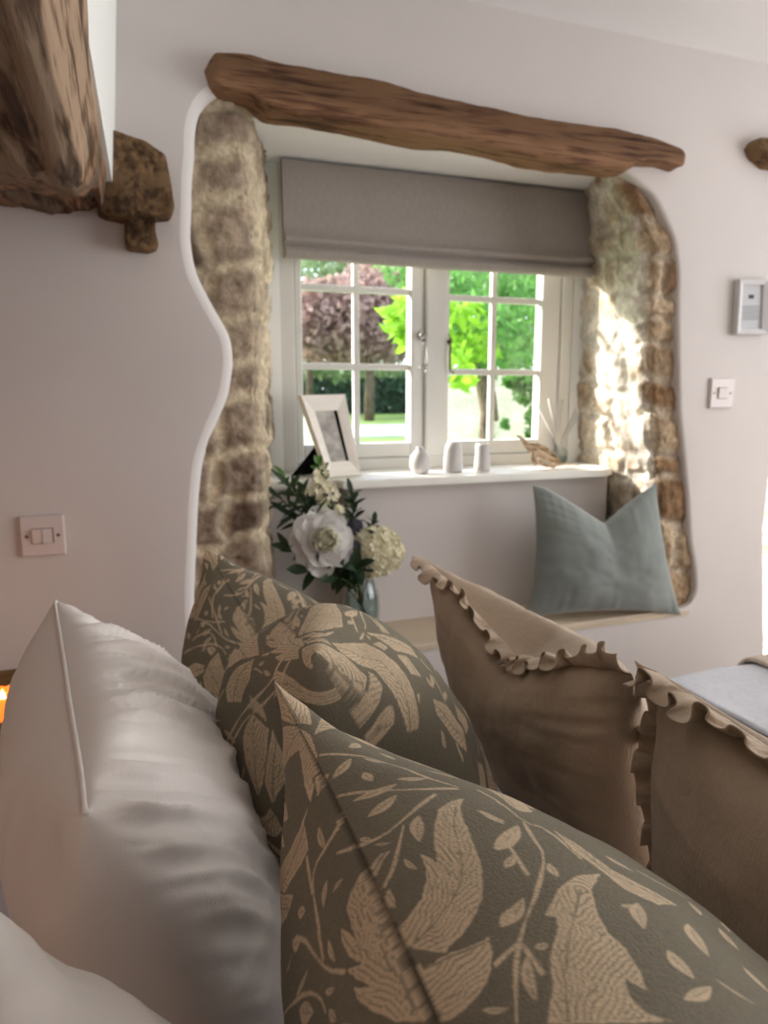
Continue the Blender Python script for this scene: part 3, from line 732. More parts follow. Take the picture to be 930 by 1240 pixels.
#PATTERN_BEGIN
# printed leaf pattern, drawn in tenths of a millimetre on the cloth: s along the top seam, t away from it (negative = front panel)
MOTIFS = [[[[[[-1123,-676],[-1087,-585],[-1002,-476],[-880,-405],[-735,-342],[-625,-316],[-613,-298],[-662,-287],[-698,-257],[-601,-243],[-528,-214],[-443,-160],[-395,-84],[-370,-23],[-285,-12],[-225,-34],[-176,-85],[-127,-142],[-152,-170],[-176,-244],[-237,-320],[-322,-398],[-419,-445],[-540,-495],[-662,-519],[-820,-554],[-941,-576],[-1038,-617]],[[-1026,-584],[-868,-500],[-698,-453],[-552,-405],[-455,-360],[-358,-266],[-285,-154],[-249,-45]]],[[[-212,0],[-115,-34],[-115,-95],[-115,-152],[-103,-237],[-103,-310],[-115,-328],[-30,-307],[55,-259],[103,-201],[140,-115],[140,-45],[127,0],[6,-12],[-127,-12]],[[-115,-34],[-103,-95],[-103,-152],[-91,-228],[-91,-311]]],[[[-771,0],[-771,44],[-722,127],[-674,175],[-565,188],[-480,189],[-577,220],[-613,240],[-565,261],[-455,253],[-358,200],[-407,282],[-346,262],[-237,201],[-200,168],[-310,281],[-249,283],[-127,224],[-6,146],[79,47],[-18,28],[-127,28],[-212,0],[-358,0],[-565,0],[-662,-12]],[[-686,27],[-565,27],[-455,63],[-358,92],[-249,93],[-127,64],[6,64]]],[[[-747,0],[-783,-42],[-807,-89],[-795,-135],[-747,-71],[-698,-23]],None],[[[-140,-609],[-273,-747],[-370,-904],[-407,-1058],[-261,-915],[-103,-841],[18,-816],[127,-838],[261,-816],[334,-786],[297,-751],[261,-743],[297,-715],[370,-697],[443,-718],[492,-787],[455,-612],[407,-486],[346,-346],[225,-438],[67,-516],[-55,-624],[-115,-647]],[[-261,-854],[-127,-748],[42,-616],[188,-511],[370,-420]]],[[[-2240,165],[-2070,260],[-1876,347],[-2022,331],[-1839,67],[-1572,132],[-1427,140],[-1548,46],[-1706,-26],[-1900,-50],[-1997,0]],[[-2009,346],[-1961,175],[-1961,22]]],[[[-2507,18],[-2519,-27],[-2447,-99],[-2349,-184],[-2009,-89],[-2046,20],[-2289,130],[-2374,94]],None],[[[-1560,57],[-1512,-39],[-1451,21],[-1427,83]],None],[[[-1427,165],[-1378,228],[-1196,258],[-1184,338],[-1208,430],[-1281,568],[-1548,798],[-1560,748],[-1560,638],[-1390,396],[-1378,284]],[[-1390,194],[-1305,310],[-1317,471],[-1548,782]]],[[[-1560,764],[-1111,466],[-1099,529],[-1123,603],[-1330,793],[-1500,811]],None],[[[-1961,-585],[-1791,-645],[-1645,-740],[-1584,-878],[-1682,-747],[-1852,-725]],None],[[[-2192,-228],[-2119,-263],[-1985,-426],[-1912,-537],[-2107,-476],[-2070,-308],[-1900,-76]],None],[[[-844,-1063],[-710,-1120],[-480,-1170],[-358,-1277],[-261,-1427],[-200,-1249],[-285,-1125],[-480,-1081],[-613,-1039]],[[-820,-1074],[-419,-1129],[-237,-1373]]]],[[[-1694,-33],[-1657,-176],[-1621,-327],[-1524,-450],[-1366,-550],[-1257,-706]],[[-1317,-28],[-1245,-239],[-1208,-424],[-1232,-684]],[[-990,110],[-917,-12],[-905,-143],[-965,-264],[-1050,-386],[-1160,-526]],[[-613,-33],[-674,-101],[-783,-171],[-929,-257]],[[-880,-900],[-686,-856],[-552,-838],[-297,-664],[-152,-526],[-30,-426],[103,-341],[285,-255]],[[-30,-426],[30,-288]],[[-18,-436],[140,-439]],[[-625,-690],[-407,-666]],[[-1269,-832],[-1147,-906],[-880,-900],[-844,-1019],[-540,-1034]],[[-1160,0],[-1087,141],[-1062,270],[-965,320],[-820,350],[-650,382],[-589,394]],[[-929,574],[-832,479],[-662,435],[-516,385],[-419,302]],[[-1014,1073],[-698,712],[-589,557],[-467,474],[-382,472]],[[-1184,286],[-953,330]],[[-589,-1432],[-528,-1544],[-467,-1686]]],[[-1463,-41,-1609,-204,58],[-1609,-273,-1560,-407,35],[-1232,-81,-1281,-360,53],[-1439,-222,-1342,-239,64],[-1330,-371,-1354,-569,40],[-1075,-111,-1184,-318,62],[-977,-359,-783,-285,71],[-710,-174,-613,-206,30],[-965,-31,-917,-79,33],[-880,-79,-844,-161,19],[-589,-44,-467,-34,39],[-990,-685,-868,-794,39],[-613,-610,-783,-781,105],[-140,-398,-225,-493,63],[176,-163,225,-256,27],[-1245,152,-1075,163,42],[-1208,-20,-1099,70,30],[-917,219,-807,297,36],[-832,136,-820,220,25],[-990,465,-929,410,57],[-637,328,-504,330,31],[-917,591,-856,496,73],[-686,665,-662,504,36],[-905,720,-892,609,21],[-455,439,-407,376,29],[-601,655,-467,550,91],[-370,446,-285,428,39],[-1633,465,-1512,463,51],[-1803,382,-1560,331,85],[-990,-703,-844,-777,45],[-625,-601,-844,-849,146],[-140,-407,-261,-570,63],[-480,-586,-565,-674,50],[-480,-816,-358,-800,49],[42,-426,249,-357,51],[18,-473,18,-536,39],[176,-163,225,-247,28],[-188,-1123,18,-1006,79],[-152,-1000,-164,-1105,33],[140,-1036,310,-1047,79],[-91,-1354,164,-1255,92],[-212,-1688,-30,-1666,68],[407,-911,346,-1106,63],[297,-1162,431,-1290,20]]],[[[[[-1185,546],[-1021,582],[1325,809],[-928,859],[-1021,941],[-1138,887],[-1185,720]],None],[[[1395,244],[1161,341],[-1091,325],[-1045,479],[1220,740],[1465,636],[1558,527],[1768,372]],None],[[[1733,432],[1581,586],[1511,731],[1500,838],[1558,931],[1733,830],[1757,703],[1792,578]],[[1722,460],[1628,648],[1628,891]]],[[[1990,0],[1745,-167],[1500,-322],[1290,-490],[1325,-622],[1663,-580],[1897,-498],[2037,-230]],[[1348,-595],[1640,-339],[2025,-41]]],[[[1897,848],[1827,1096],[1862,1340],[1932,1575],[2083,1271],[2095,865]],[[1920,871],[1955,1212],[1943,1538]]],[[[-1523,1756],[-1068,1106],[-951,1024],[-1021,1339],[-998,1589],[-1185,1595],[-1465,1796]],None],[[[-1045,1834],[-636,1675],[1546,1849],[-764,1945],[-1091,2048]],None],[[[-2445,0],[-2410,-63],[-2363,-134],[-2153,-33],[-2095,76],[-2235,47],[-2387,115]],None],[[[-1862,702],[-1943,550],[-1978,324],[-1943,188],[-1862,316],[-1803,478],[-1780,624]],None],[[[-1476,1098],[-1383,916],[-1220,796],[-1173,843],[-1266,1010],[-1348,1188]],None],[[[2212,-263],[2002,-722],[2083,-1049],[2235,-1262],[2375,-1398],[2410,-1285],[2363,-1015],[2282,-711],[2305,-350]],[[2235,-295],[2165,-836],[2399,-1304]]],[[[2247,68],[2282,-86],[2305,-350],[2363,-622],[2434,-643],[2445,-381],[2434,158]],[[2293,42],[2434,-226],[2434,-627]]],[[[2153,-1568],[2048,-1881],[2048,-2195],[2200,-2217],[2212,-1949],[2223,-1636]],None],[[[2130,848],[2247,1053],[2212,1274],[2072,1566],[2037,1373],[2107,1061]],None],[[[1838,-793],[1757,-1096],[1652,-1474],[1780,-1511],[1932,-1113]],None]],[[[-1920,-660],[-1990,-534],[-1675,-262],[-1687,-91]],[[1371,-464],[-1465,-953],[1301,-193],[1722,0],[1978,142]],[[-1558,392],[-1687,330],[-1827,194],[-1873,-51]],[[-1908,682],[-1546,467],[-1430,290]],[[-1652,823],[-1488,580],[-1406,487],[-1255,523]],[[-881,1278],[-729,1366],[-624,1579],[1523,1636],[1733,1464]],[[1897,-1672],[2037,-1803],[2177,-1939],[2270,-2153]],[[1593,1266],[1885,726],[2118,331],[2048,-141]],[[1652,1269],[1943,753],[2223,343],[2130,-180]]],[[-2282,-242,-2270,-294,19],[-2118,-414,-2025,-487,41],[-1757,-140,-1780,-368,59],[-1640,-186,-1535,-149,49],[-1301,-625,-1360,-800,69],[1581,-139,1827,-77,75],[-1710,-937,1290,-461,200],[-1932,78,-1862,85,56],[1558,110,1733,0,47],[1605,206,1733,187,57],[-1523,639,-1465,485,51],[-1360,742,-1383,616,40],[-1570,294,-1465,299,47],[1395,244,1383,146,22],[-2305,371,-2282,165,57],[-1885,-187,-2130,-414,39],[-694,1180,1511,1144,200],[-881,1939,-823,2180,59],[1418,1390,-554,1526,200],[2270,-1729,2305,-1872,45],[1990,-1519,2037,-1632,44],[2445,-605,2434,-806,72],[2434,-906,2422,-1094,84],[1792,1610,1780,1798,59]]]]
def polydist(X, Y, pl):
    best = np.full(X.shape, 9.0); arc = np.zeros(X.shape); acc = 0.0
    for (x0, y0), (x1, y1) in zip(pl[:-1], pl[1:]):
        dx, dy = x1-x0, y1-y0; L2 = dx*dx+dy*dy
        if L2 < 1e-12: continue
        h = np.clip(((X-x0)*dx+(Y-y0)*dy)/L2, 0, 1); d = np.hypot(X-x0-h*dx, Y-y0-h*dy); m = d < best
        best = np.where(m, d, best); arc = np.where(m, acc+h*math.sqrt(L2), arc); acc += math.sqrt(L2)
    return best, arc
def inpoly(X, Y, pl):
    c = np.zeros(X.shape, bool); n = len(pl); j = n-1
    for i in range(n):
        (xi, yi), (xj, yj) = pl[i], pl[j]
        if yi != yj:
            m = ((yi > Y) != (yj > Y)) & (X < (xj-xi)*(Y-yi)/(yj-yi)+xi); c ^= m
        j = i
    return c
def draw_print(ms, s0, s1, t0, t1, res, halo=0.0, base=None):
    ns, nt = int((s1-s0)/res), int((t1-t0)/res); S = s0+(np.arange(ns)+.5)*res; T = t0+(np.arange(nt)+.5)*res
    X, Y = np.meshgrid(S, T, indexing='ij'); I = np.zeros((ns, nt)) if base is None else base(X, Y)
    polys, stems, small = ms
    def win(pl, pad):
        a = np.array(pl); i0 = max(0, int((a[:, 0].min()-pad-s0)/res)); i1 = min(ns, int((a[:, 0].max()+pad-s0)/res)+2)
        j0 = max(0, int((a[:, 1].min()-pad-t0)/res)); j1 = min(nt, int((a[:, 1].max()+pad-t0)/res)+2); return slice(i0, i1), slice(j0, j1)
    sc = lambda pl: [(p[0]/1e4, p[1]/1e4) for p in pl]
    if halo:
        for po, sp in polys:
            pl = sc(po); w_ = win(pl, .01); x, y = X[w_], Y[w_]
            if x.size: d, _ = polydist(x, y, pl+[pl[0]]); I[w_] = np.where(inpoly(x, y, pl) | (d < halo), 0, I[w_])
    for st in stems:
        pl = sc(st)
        if len(pl) > 2:                                  # rounder run of the stem
            q = [pl[0]]
            for a, b, c in zip(pl[:-2], pl[1:-1], pl[2:]):
                q += [((a[0]+3*b[0])/4, (a[1]+3*b[1])/4), ((c[0]+3*b[0])/4, (c[1]+3*b[1])/4)]
            pl = q+[pl[-1]]
        w_ = win(pl, .004); x, y = X[w_], Y[w_]
        if not x.size: continue
        d, a = polydist(x, y, pl); wd = .00085+.0003*np.sin(a*130)
        I[w_] = np.maximum(I[w_], np.clip((wd-d)/.0004+.5, 0, 1)*(1-.35*(vnoise(x*900, y*900, 0, 2) > .35)))
    for x0, y0, x1, y1, wd in small:
        x0, y0, x1, y1, wd = x0/1e4, y0/1e4, x1/1e4, y1/1e4, min(wd/1e4, .009); L_ = math.hypot(x1-x0, y1-y0)
        if L_ < .001: continue
        w_ = win([(x0, y0), (x1, y1)], .006); x, y = X[w_], Y[w_]
        if not x.size: continue
        a = ((x-x0)*(x1-x0)+(y-y0)*(y1-y0))/L_/L_; c = ((x-x0)*(y1-y0)-(y-y0)*(x1-x0))/L_; c = c+.06*L_*np.sin(a*PI)
        half = wd*.5*np.clip(np.sin(np.clip(a, 0, 1)*PI), 0, 1)**.9*(1.15-.3*a)
        ins = np.clip((half-np.abs(c))/.0004+.3, 0, 1)*((a > 0) & (a < 1))
        hat = (np.abs(c) < .00028) & (a > .25) & (a < .85) | ((np.mod(a*L_/.0021+np.abs(c)/.0016, 1) < .22) & (c > 0) & (half-np.abs(c) > .0005))
        I[w_] = np.maximum(I[w_], ins*(1-.75*hat))
    for po, sp in polys:
        pl = sc(po); w_ = win(pl, .003); x, y = X[w_], Y[w_]
        if not x.size: continue
        d, _ = polydist(x, y, pl+[pl[0]]); sd = np.where(inpoly(x, y, pl), d, -d)+.0004*vnoise(x*500, y*500, 0, 4)
        ins = np.clip(sd/.0004+.5, 0, 1)
        if not sp:
            arr = np.array(pl); c0 = arr.mean(0); u_, s_, vt = np.linalg.svd(arr-c0); ax = vt[0]; e = (arr-c0)@ax; spine = [tuple(c0+ax*e.min()*.95), tuple(c0), tuple(c0+ax*e.max()*.95)]
        else: spine = sc(sp)
        ds, ar = polydist(x, y, spine)
        wob = .0009*vnoise(x*130, y*130, 0, 6)
        ph = np.mod((ar*.42+ds*1.0+wob*1.6)/.0030, 1); gate = vnoise(x*90, y*90, 3, 9)
        hat = (ph < .24+.10*gate) & (sd > .0009) & (gate > -.45) & (ds > .0006)
        ph2 = np.mod((sd+wob)/.0023, 1); hat |= (ph2 < .20) & (sd > .0012) & (gate < -.15)
        hat |= (ds < .00055+.0003*gate)
        I[w_] = np.where(sd > -.0012, np.maximum(I[w_]*(sd > 0)*0, ins*(1-.72*hat)), I[w_])
    return I
def sample(I, s0, t0, res, s_, t_):
    a = np.clip((s_-s0)/res-.5, 0, I.shape[0]-1.001); b = np.clip((t_-t0)/res-.5, 0, I.shape[1]-1.001)
    i = a.astype(int); j = b.astype(int); fa = a-i; fb = b-j
    return I[i, j]*(1-fa)*(1-fb)+I[i+1, j]*fa*(1-fb)+I[i, j+1]*(1-fa)*fb+I[i+1, j+1]*fa*fb
TS0, TS1, TT0, TT1 = -.252, .050, -.198, .108
TILE = draw_print(MOTIFS[0], TS0, TS1, TT0, TT1, .00042)
def fill_gaps():
    """scatter further leaves of the same kinds over the still plain stretches of the repeat"""
    r = random.Random(5); extra = ([], [], []); occ = TILE > .2; res = .00042
    shapes = [MOTIFS[0][0][k] for k in (0, 1, 2, 8, 4)]
    for k in range(900):
        big = k < 450; po, sp = shapes[k % len(shapes)] if big else (None, None)
        cs_, ct_ = r.uniform(TS0, TS1), r.uniform(TT0, TT1); an = r.uniform(0, 2*PI)
        if big:
            A = np.array(po, float); c0 = A.mean(0); R = np.array([[math.cos(an), -math.sin(an)], [math.sin(an), math.cos(an)]]); sc_ = .8
            T_ = lambda q: [[float(v[0]), float(v[1])] for v in ((np.array(q, float)-c0)@R.T*sc_+np.array([cs_*1e4, ct_*1e4]))]
            q = np.array(T_(po))/1e4
        else:
            L_ = r.uniform(.006, .011); q = np.array([[cs_-L_*math.cos(an), ct_-L_*math.sin(an)], [cs_+L_*math.cos(an), ct_+L_*math.sin(an)]])
        i0, j0 = ((q.min(0)-.004-[TS0, TT0])/res).astype(int); i1, j1 = ((q.max(0)+.004-[TS0, TT0])/res).astype(int)
        if i0 < 0 or j0 < 0 or i1 >= occ.shape[0] or j1 >= occ.shape[1] or occ[i0:i1, j0:j1].any(): continue
        occ[i0:i1, j0:j1] = True
        if big: extra[0].append([T_(po), T_(sp) if sp else None])
        else: extra[2].append([q[0, 0]*1e4, q[0, 1]*1e4, q[1, 0]*1e4, q[1, 1]*1e4, 55])
    return draw_print(extra, TS0, TS1, TT0, TT1, res)
TILE = np.maximum(TILE, fill_gaps())
def tile(s_, t_):
    return sample(TILE, TS0, TT0, .00042, TS0+np.mod(s_-TS0, TS1-TS0), TT0+np.mod(t_-TT0, TT1-TT0))
FARP = draw_print(MOTIFS[1], -.25, .25, -.30, .25, .0006, halo=.004, base=lambda x, y: tile(x+.0725, y))
def print_col(u, v, side, which, cu):
    P_ = cu.surf(u, v, side); d = np.linalg.norm(np.diff(P_, axis=1), axis=2)
    t = np.concatenate([np.zeros((u.shape[0], 1)), np.cumsum(d, 1)], 1)*side; s_ = u*cu.W/2
    if which == 0: k = tile(s_, t)
    else: k = np.where((t > -.295) & (t < .245), sample(FARP, -.25, -.30, .0006, s_, t), tile(s_+.0725, t))
    k = k[..., None]
    wear_or_light = (.93+.07*vnoise(s_*40, t*40, 0, 12))[..., None]
    col = GROUND*(1-k)+BUFF*k*wear_or_light
    seam = np.exp(-(np.abs(t)/.0008)**2)[..., None]*(.75 if which == 0 else .45)
    return col*(1-seam)+DARK*.5*seam
#PATTERN_END

def cushion_thing(key, name, label, cat, cu, base, mat_, group=None, **kw):
    r = empty(name, base, label, cat, group); CU[key] = cu
    cu.build('cover', mat_, r, **kw); return r

# white pillows nearest the headboard
cu = Cushion((-.078, .905, .955), (-.03, .43, .952), (.159, .93, .58), (.06, .47, .58), .113, .097, pin=0, wr=.008, seed=2, pw=.32, pwb=.393,
             crin=[(7, .45, .0085, .7, -1), (15, .55, .0065, .9, -1), (29, .6, .0042, 1.5, -1), (7, -.4, .003, .8, 1)])
r = cushion_thing('A', 'white_pillow', 'white cotton pillow standing behind the far printed cushion', 'pillow', cu, (.03, .7, .585), M['cotton'], group='white pillows at the head of the bed', n=160, m=160)
piping('piping', cu, ['top', 'far'], .0022, M['cotton'], r)
cu = Cushion((-.075, .375, .945), (-.06, -.12, .95), (.08, .40, .60), (.10, -.12, .60), .075, .10, pin=.02, wr=.008, seed=5, pw=.45)
r = cushion_thing('B', 'white_pillow', 'nearest white cotton pillow at the bottom left corner', 'pillow', cu, (.03, .1, .585), M['cotton'], group='white pillows at the head of the bed', n=120, m=120)
piping('piping', cu, ['top', 'far'], .0022, M['cotton'], r)
# printed cushions
cu = Cushion((.103, 1.042, 1.0), (.145, .555, .985), (.223, 1.0, .60), (.344, .54, .60), .157, .154, pin=.01, chop=(.135, -.33, .43, 1.6, 1.6), valley=(.6, .06, .35), wr=.006, seed=8, pw=.35, pwb=.365)
r = cushion_thing('C', 'printed_cushion', 'olive leaf-print cushion with a chopped top, behind the nearest printed cushion', 'cushion', cu, (.3, .8, .585), M['print'], group='leaf-print cushions on the bed', n=430, m=430, colf=1)
cu = Cushion((.094, .478, 1.0), (.0666, -.03, 1.0), (.338, .48, .631), (.29, -.03, .631), .1285, .139, pin=.09, wr=.004, seed=11, pw=.50, pwb=.62)
r = cushion_thing('D', 'printed_cushion', 'nearest olive cushion printed with large buff leaves', 'cushion', cu, (.3, .2, .585), M['print'], group='leaf-print cushions on the bed', n=720, m=600, dens=True, colf=0)
# frilled linen cushions
cu = Cushion((.430, .978, .950), (.428, .505, .948), (.57, .96, .60), (.54, .53, .60), .075, .10, pin=.03, chop=(.075, .0, .48, 2.2, 9), valley=(.0, .0, .5), wr=.008, seed=14, pw=.42)
r = cushion_thing('E', 'frilled_cushion', 'beige linen cushion with a frilled edge, the one with the sagging top', 'cushion', cu, (.55, .7, .585), M['linen'], group='frilled linen cushions on the bed', n=150, m=150)
for sd, o_, ln in (('top', (-1, 0, .35), 0), ('far', (-.4, 1, .3), .2), ('bottom', (1, 0, -.2), 0)):
    ruffle('frill', cu, sd, M['linen'], r, .024, seed=3, out=o_, lean=ln)
cu = Cushion((.446, .490, .950), (.385, .00, .945), (.50, .49, .60), (.46, -.03, .60), .08, .05, pin=.01, wr=.007, seed=17, pw=.45)
r = cushion_thing('F', 'frilled_cushion', 'beige linen cushion with a frilled edge at the right side of the picture', 'cushion', cu, (.5, .2, .585), M['linen'], group='frilled linen cushions on the bed', n=150, m=150)
for sd, o_, ln in (('top', (-1, 0, .15), 0), ('far', (-.6, 1, .1), .2), ('bottom', (1, 0, -.2), 0)):
    ruffle('frill', cu, sd, M['linen'], r, .026, seed=13, out=o_, lean=ln)
# velvet cushion on the window seat
cu = Cushion(PY(645, 588, 1.725), PY(795, 585, 1.655), (1.065, 1.70, .565), (1.565, 1.64, .535), .075, .04, pin=.05, chop=(.095, .08, .42, 1.6, 1.6), valley=(.35, .08, .3), wr=.005, seed=20, pw=.5, floor=None)
cu.N = -cu.N if cu.N[1] > 0 else cu.N
r = cushion_thing('V', 'velvet_cushion', 'grey-blue velvet cushion with a chopped top on the window seat', 'cushion', cu, (1.3, 1.7, .55), M['velvet'], n=110, m=110)

# ------------------------------------------------------------------ bed
bed = empty('bed', (.6, .4, -.05), 'double bed with white bedding carrying all the cushions', 'bed')
box('mattress', -.33, 2.0, -.42, 1.14, .30, .565, M['duvet'], bed, .05)
box('bed_base', -.36, 2.02, -.44, 1.15, -.05, .30, M['throw'], bed, .01)
box('headboard', -.42, -.36, -.46, 1.17, -.05, .80, M['throw'], bed, .02)
def sheet(name, x0, x1, y0, y1, z, th, mat_, parent, seed, amp=.006, drop=.22, label=None, cat=None, fold=None):
    nx, ny = 110, 90; X = np.linspace(x0, x1, nx)[:, None]+np.zeros((1, ny)); Yv = np.linspace(y0, y1+drop, ny)[None, :]+np.zeros((nx, 1))
    over = np.clip(Yv-y1+.03, 0, None); Zc = z+amp*fbm(X*5, Yv*5, 0, seed, 3)
    R_ = .04; a = np.clip(over/R_, 0, PI/2)
    Y_ = np.where(over > 0, y1-.03+R_*np.sin(a), Yv); Z_ = np.where(over > 0, Zc-R_*(1-np.cos(a))-np.clip(over-R_*PI/2, 0, None), Zc)
    Y_ = Y_+np.where(over > R_*PI/2, .008*np.sin(X*26), 0)
    P = np.stack([X, Y_, Z_], -1); o = grid_mesh(name, P, mat_, parent, True)
    md = o.modifiers.new('thick', 'SOLIDIFY'); md.thickness = th; md.offset = 1
    md2 = o.modifiers.new('s', 'SUBSURF'); md2.levels = 1; md2.render_levels = 1
    if label: tag(o, label, cat)
    return o
sheet('duvet', -.2, 2.03, -.4, 1.16, .572, .012, M['duvet'], bed, 31)
sheet('waffle_blanket', 1.06, 2.04, -.4, 1.165, .590, .010, M['waffle'], None, 33, label='white waffle blanket spread over the foot of the bed', cat='blanket')
sheet('folded_throw', 1.30, 2.05, -.4, 1.17, .603, .010, M['throw'], None, 35, label='beige throw folded over the end of the bed on the waffle blanket', cat='throw')

# ------------------------------------------------------------------ things on the window sill
SZ = .9665
# photo frame
fr = empty('photo_frame', PZ(415, 577, SZ), 'cream wooden photo frame leaning back on the left of the window sill', 'picture frame')
BL, BR = PZ(397, 578.5, SZ), PZ(436, 575.5, SZ); TL, TR = PY(362, 479, BL[1]-.0), PY(416, 477.5, BR[1]+.02)
nrm = np.cross(TL-BL, BR-BL); nrm /= np.linalg.norm(nrm)
if nrm[1] > 0: nrm = -nrm
def fp(a, b, d): return (BL*(1-a)+BR*a)*(1-b)+(TL*(1-a)+TR*a)*b+nrm*d
def frame_ring(name, r0, r1, d0, d1, mat_, par, dback=-.012):
    """moulding between outer inset r0 and inner inset r1 (fractions a,b)"""
    mb = []; V = []; Fc = []
    def loop(ra, rb, d): return [fp(ra, rb, d), fp(1-ra, rb, d), fp(1-ra, 1-rb, d), fp(ra, 1-rb, d)]
    L_ = [loop(r0[0], r0[1], dback), loop(r0[0], r0[1], d0*.8), loop(r0[0]+.012, r0[1]+.01, d0), loop(r1[0]-.04, r1[1]-.03, d1), loop(r1[0], r1[1], d1-.002), loop(r1[0], r1[1], dback)]
    for l in L_: V += l
    for i in range(len(L_)-1):
        for k in range(4): Fc.append((i*4+k, i*4+(k+1) % 4, (i+1)*4+(k+1) % 4, (i+1)*4+k))
    for k in range(4): Fc.append(((len(L_)-1)*4+k, (len(L_)-1)*4+(k+1) % 4, (k+1) % 4, k))
    return mesh(name, V, Fc, mat_, par)
frame_ring('moulding', (0, 0), (.235, .19), .010, .002, M['frame'], fr)
def fquad(name, a0, a1, b0, b1, d, th, mat_, par):
    V = [fp(a, b, dd) for dd in (d, d-th) for a, b in ((a0, b0), (a1, b0), (a1, b1), (a0, b1))]
    return mesh(name, V, [(0, 1, 2, 3), (7, 6, 5, 4), (0, 4, 5, 1), (1, 5, 6, 2), (2, 6, 7, 3), (3, 7, 4, 0)], mat_, par)
M['photo'] = mat('faded_photograph', (176, 170, 162), .5, .3, (38, .35, (1, 1, 1)))
fquad('picture', .20, .80, .16, .84, -.003, .003, M['photo'], fr)
fquad('rebate_shadow', .70, .765, .19, .81, -.0015, .003, M['velvetblack'], fr)  # dark strip painted in for the shadow inside the rebate
fquad('backing', .03, .97, .02, .98, -.012, .004, M['velvetblack'], fr)
st = [fp(.62, .50, -.017), fp(.30, .50, -.017), PZ(386, 573, SZ), PZ(352, 577, SZ)]
st2 = [v+nrm*-.003 for v in st]
mesh('easel_leg', st+st2, [(0, 1, 2, 3), (7, 6, 5, 4), (0, 4, 5, 1), (1, 5, 6, 2), (2, 6, 7, 3), (3, 7, 4, 0)], M['velvetblack'], fr)
# three small vases
def vase(px, py, prof, label):
    p = PZ(px, py, SZ); r = lathe('bud_vase', prof, p, M['ceramic'], None, 40, .0); tag(r, label, 'vase', 'small white vases on the sill'); return r
vase(508.5, 573.5, [(.017, 0), (.024, .004), (.0295, .020), (.0305, .034), (.027, .050), (.019, .062), (.012, .068), (.0105, .072), (.012, .076), (.010, .0765), (.008, .070), (.010, .05)], 'round-bellied small white vase with a narrow neck on the sill, left of three')
vase(548.5, 571.5, [(.024, 0), (.028, .004), (.0285, .020), (.027, .045), (.0245, .070), (.021, .082), (.016, .087), (.013, .090), (.010, .0895), (.009, .08), (.012, .05)], 'tallest small white vase on the sill, in the middle of three')
vase(583.5, 570.5, [(.021, 0), (.024, .004), (.0235, .02), (.0215, .042), (.0205, .060), (.0215, .074), (.0195, .082), (.0155, .083), (.015, .06)], 'slim waisted greyish white vase on the sill, right of three')
# driftwood
def drift():
    Yd = PZ(660, 567, SZ)[1]-.0
    q_ = lambda x, y, dy=0: PY(x, y, Yd+dy)
    sk = [([q_(627, 530), q_(631, 533), q_(637, 541), q_(646, 549), q_(657, 554), q_(668, 559), q_(679, 564)], [.003, .0055, .008, .013, .012, .008, .004]),
          ([q_(638, 541, .01), q_(650, 543, .012), q_(660, 547, .01), q_(670, 555, .012), q_(678, 562)], [.006, .010, .010, .007, .005]),
          ([q_(646, 549), q_(646, 558, -.01), q_(650, 565, -.012)], [.012, .009, .006]),
          ([q_(652, 562, -.01), q_(660, 566, -.01), q_(670, 567, -.004), q_(678, 564)], [.006, .006, .006, .006]),
          ([q_(650, 546, .01), q_(648, 540, .012)], [.006, .004]), ([q_(657, 549, .01), q_(656, 542, .014)], [.006, .003]),
          ([q_(676, 564), q_(686, 564.5, .01), q_(700, 566, .02)], [.004, .003, .0015])]
    mb = MB()
    for pts, rad in sk:
        pts2 = []; rr = []
        for i in range(len(pts)-1):
            for k in range(5): f = k/5; pts2.append(pts[i]*(1-f)+pts[i+1]*f); rr.append(rad[i]*(1-f)+rad[i+1]*f)
        pts2.append(pts[-1]); rr.append(rad[-1])
        V_, F_ = tube_pts(pts2, rr, 12)
        V_ = [v+.0022*np.array([float(vnoise(v[0]*90, v[1]*90, v[2]*90, 1)), float(vnoise(v[0]*90, v[1]*90, v[2]*90, 2)), float(vnoise(v[0]*90, v[1]*90, v[2]*90, 3))]) for v in V_]
        mb.add(V_, F_)
    zmin = min(v[2] for v in mb.V); mb.V = [(v[0], v[1], v[2]-zmin+SZ) for v in mb.V]
    o = mb.build('driftwood', M['drift']); tag(o, 'knobbly piece of driftwood on the sill beside the reed diffuser', 'driftwood')
drift()
# reed diffuser
bp = PZ(677, 560, SZ); bp[2] = SZ
df = empty('reed_diffuser', bp, 'clear glass reed diffuser with white reeds in the right corner of the sill', 'reed diffuser')
lathe('bottle', [(.022, 0), (.026, .003), (.027, .02), (.027, .034), (.022, .044), (.011, .050), (.0095, .062), (.011, .065)], bp, M['vglass'], df)
lathe('oil', [(.0215, .003), (.0245, .006), (.0245, .022), (.0, .022)], bp, glass('diffuser_oil', (226, 240, 240), .1), df)
for (x, y) in [(651, 492), (664, 483), (673, 485), (682, 484), (697, 496), (706, 492)]:
    top = PY(x, y, bp[1]+(x-677)*.0004); top = bp+(top-bp)
    tube('reed', [bp+np.array([(bp[0]-top[0])*.25, 0, .006]), bp+np.array([(top[0]-bp[0])*.12, 0, .062]), top], .0025, M['reed'], df, 6)

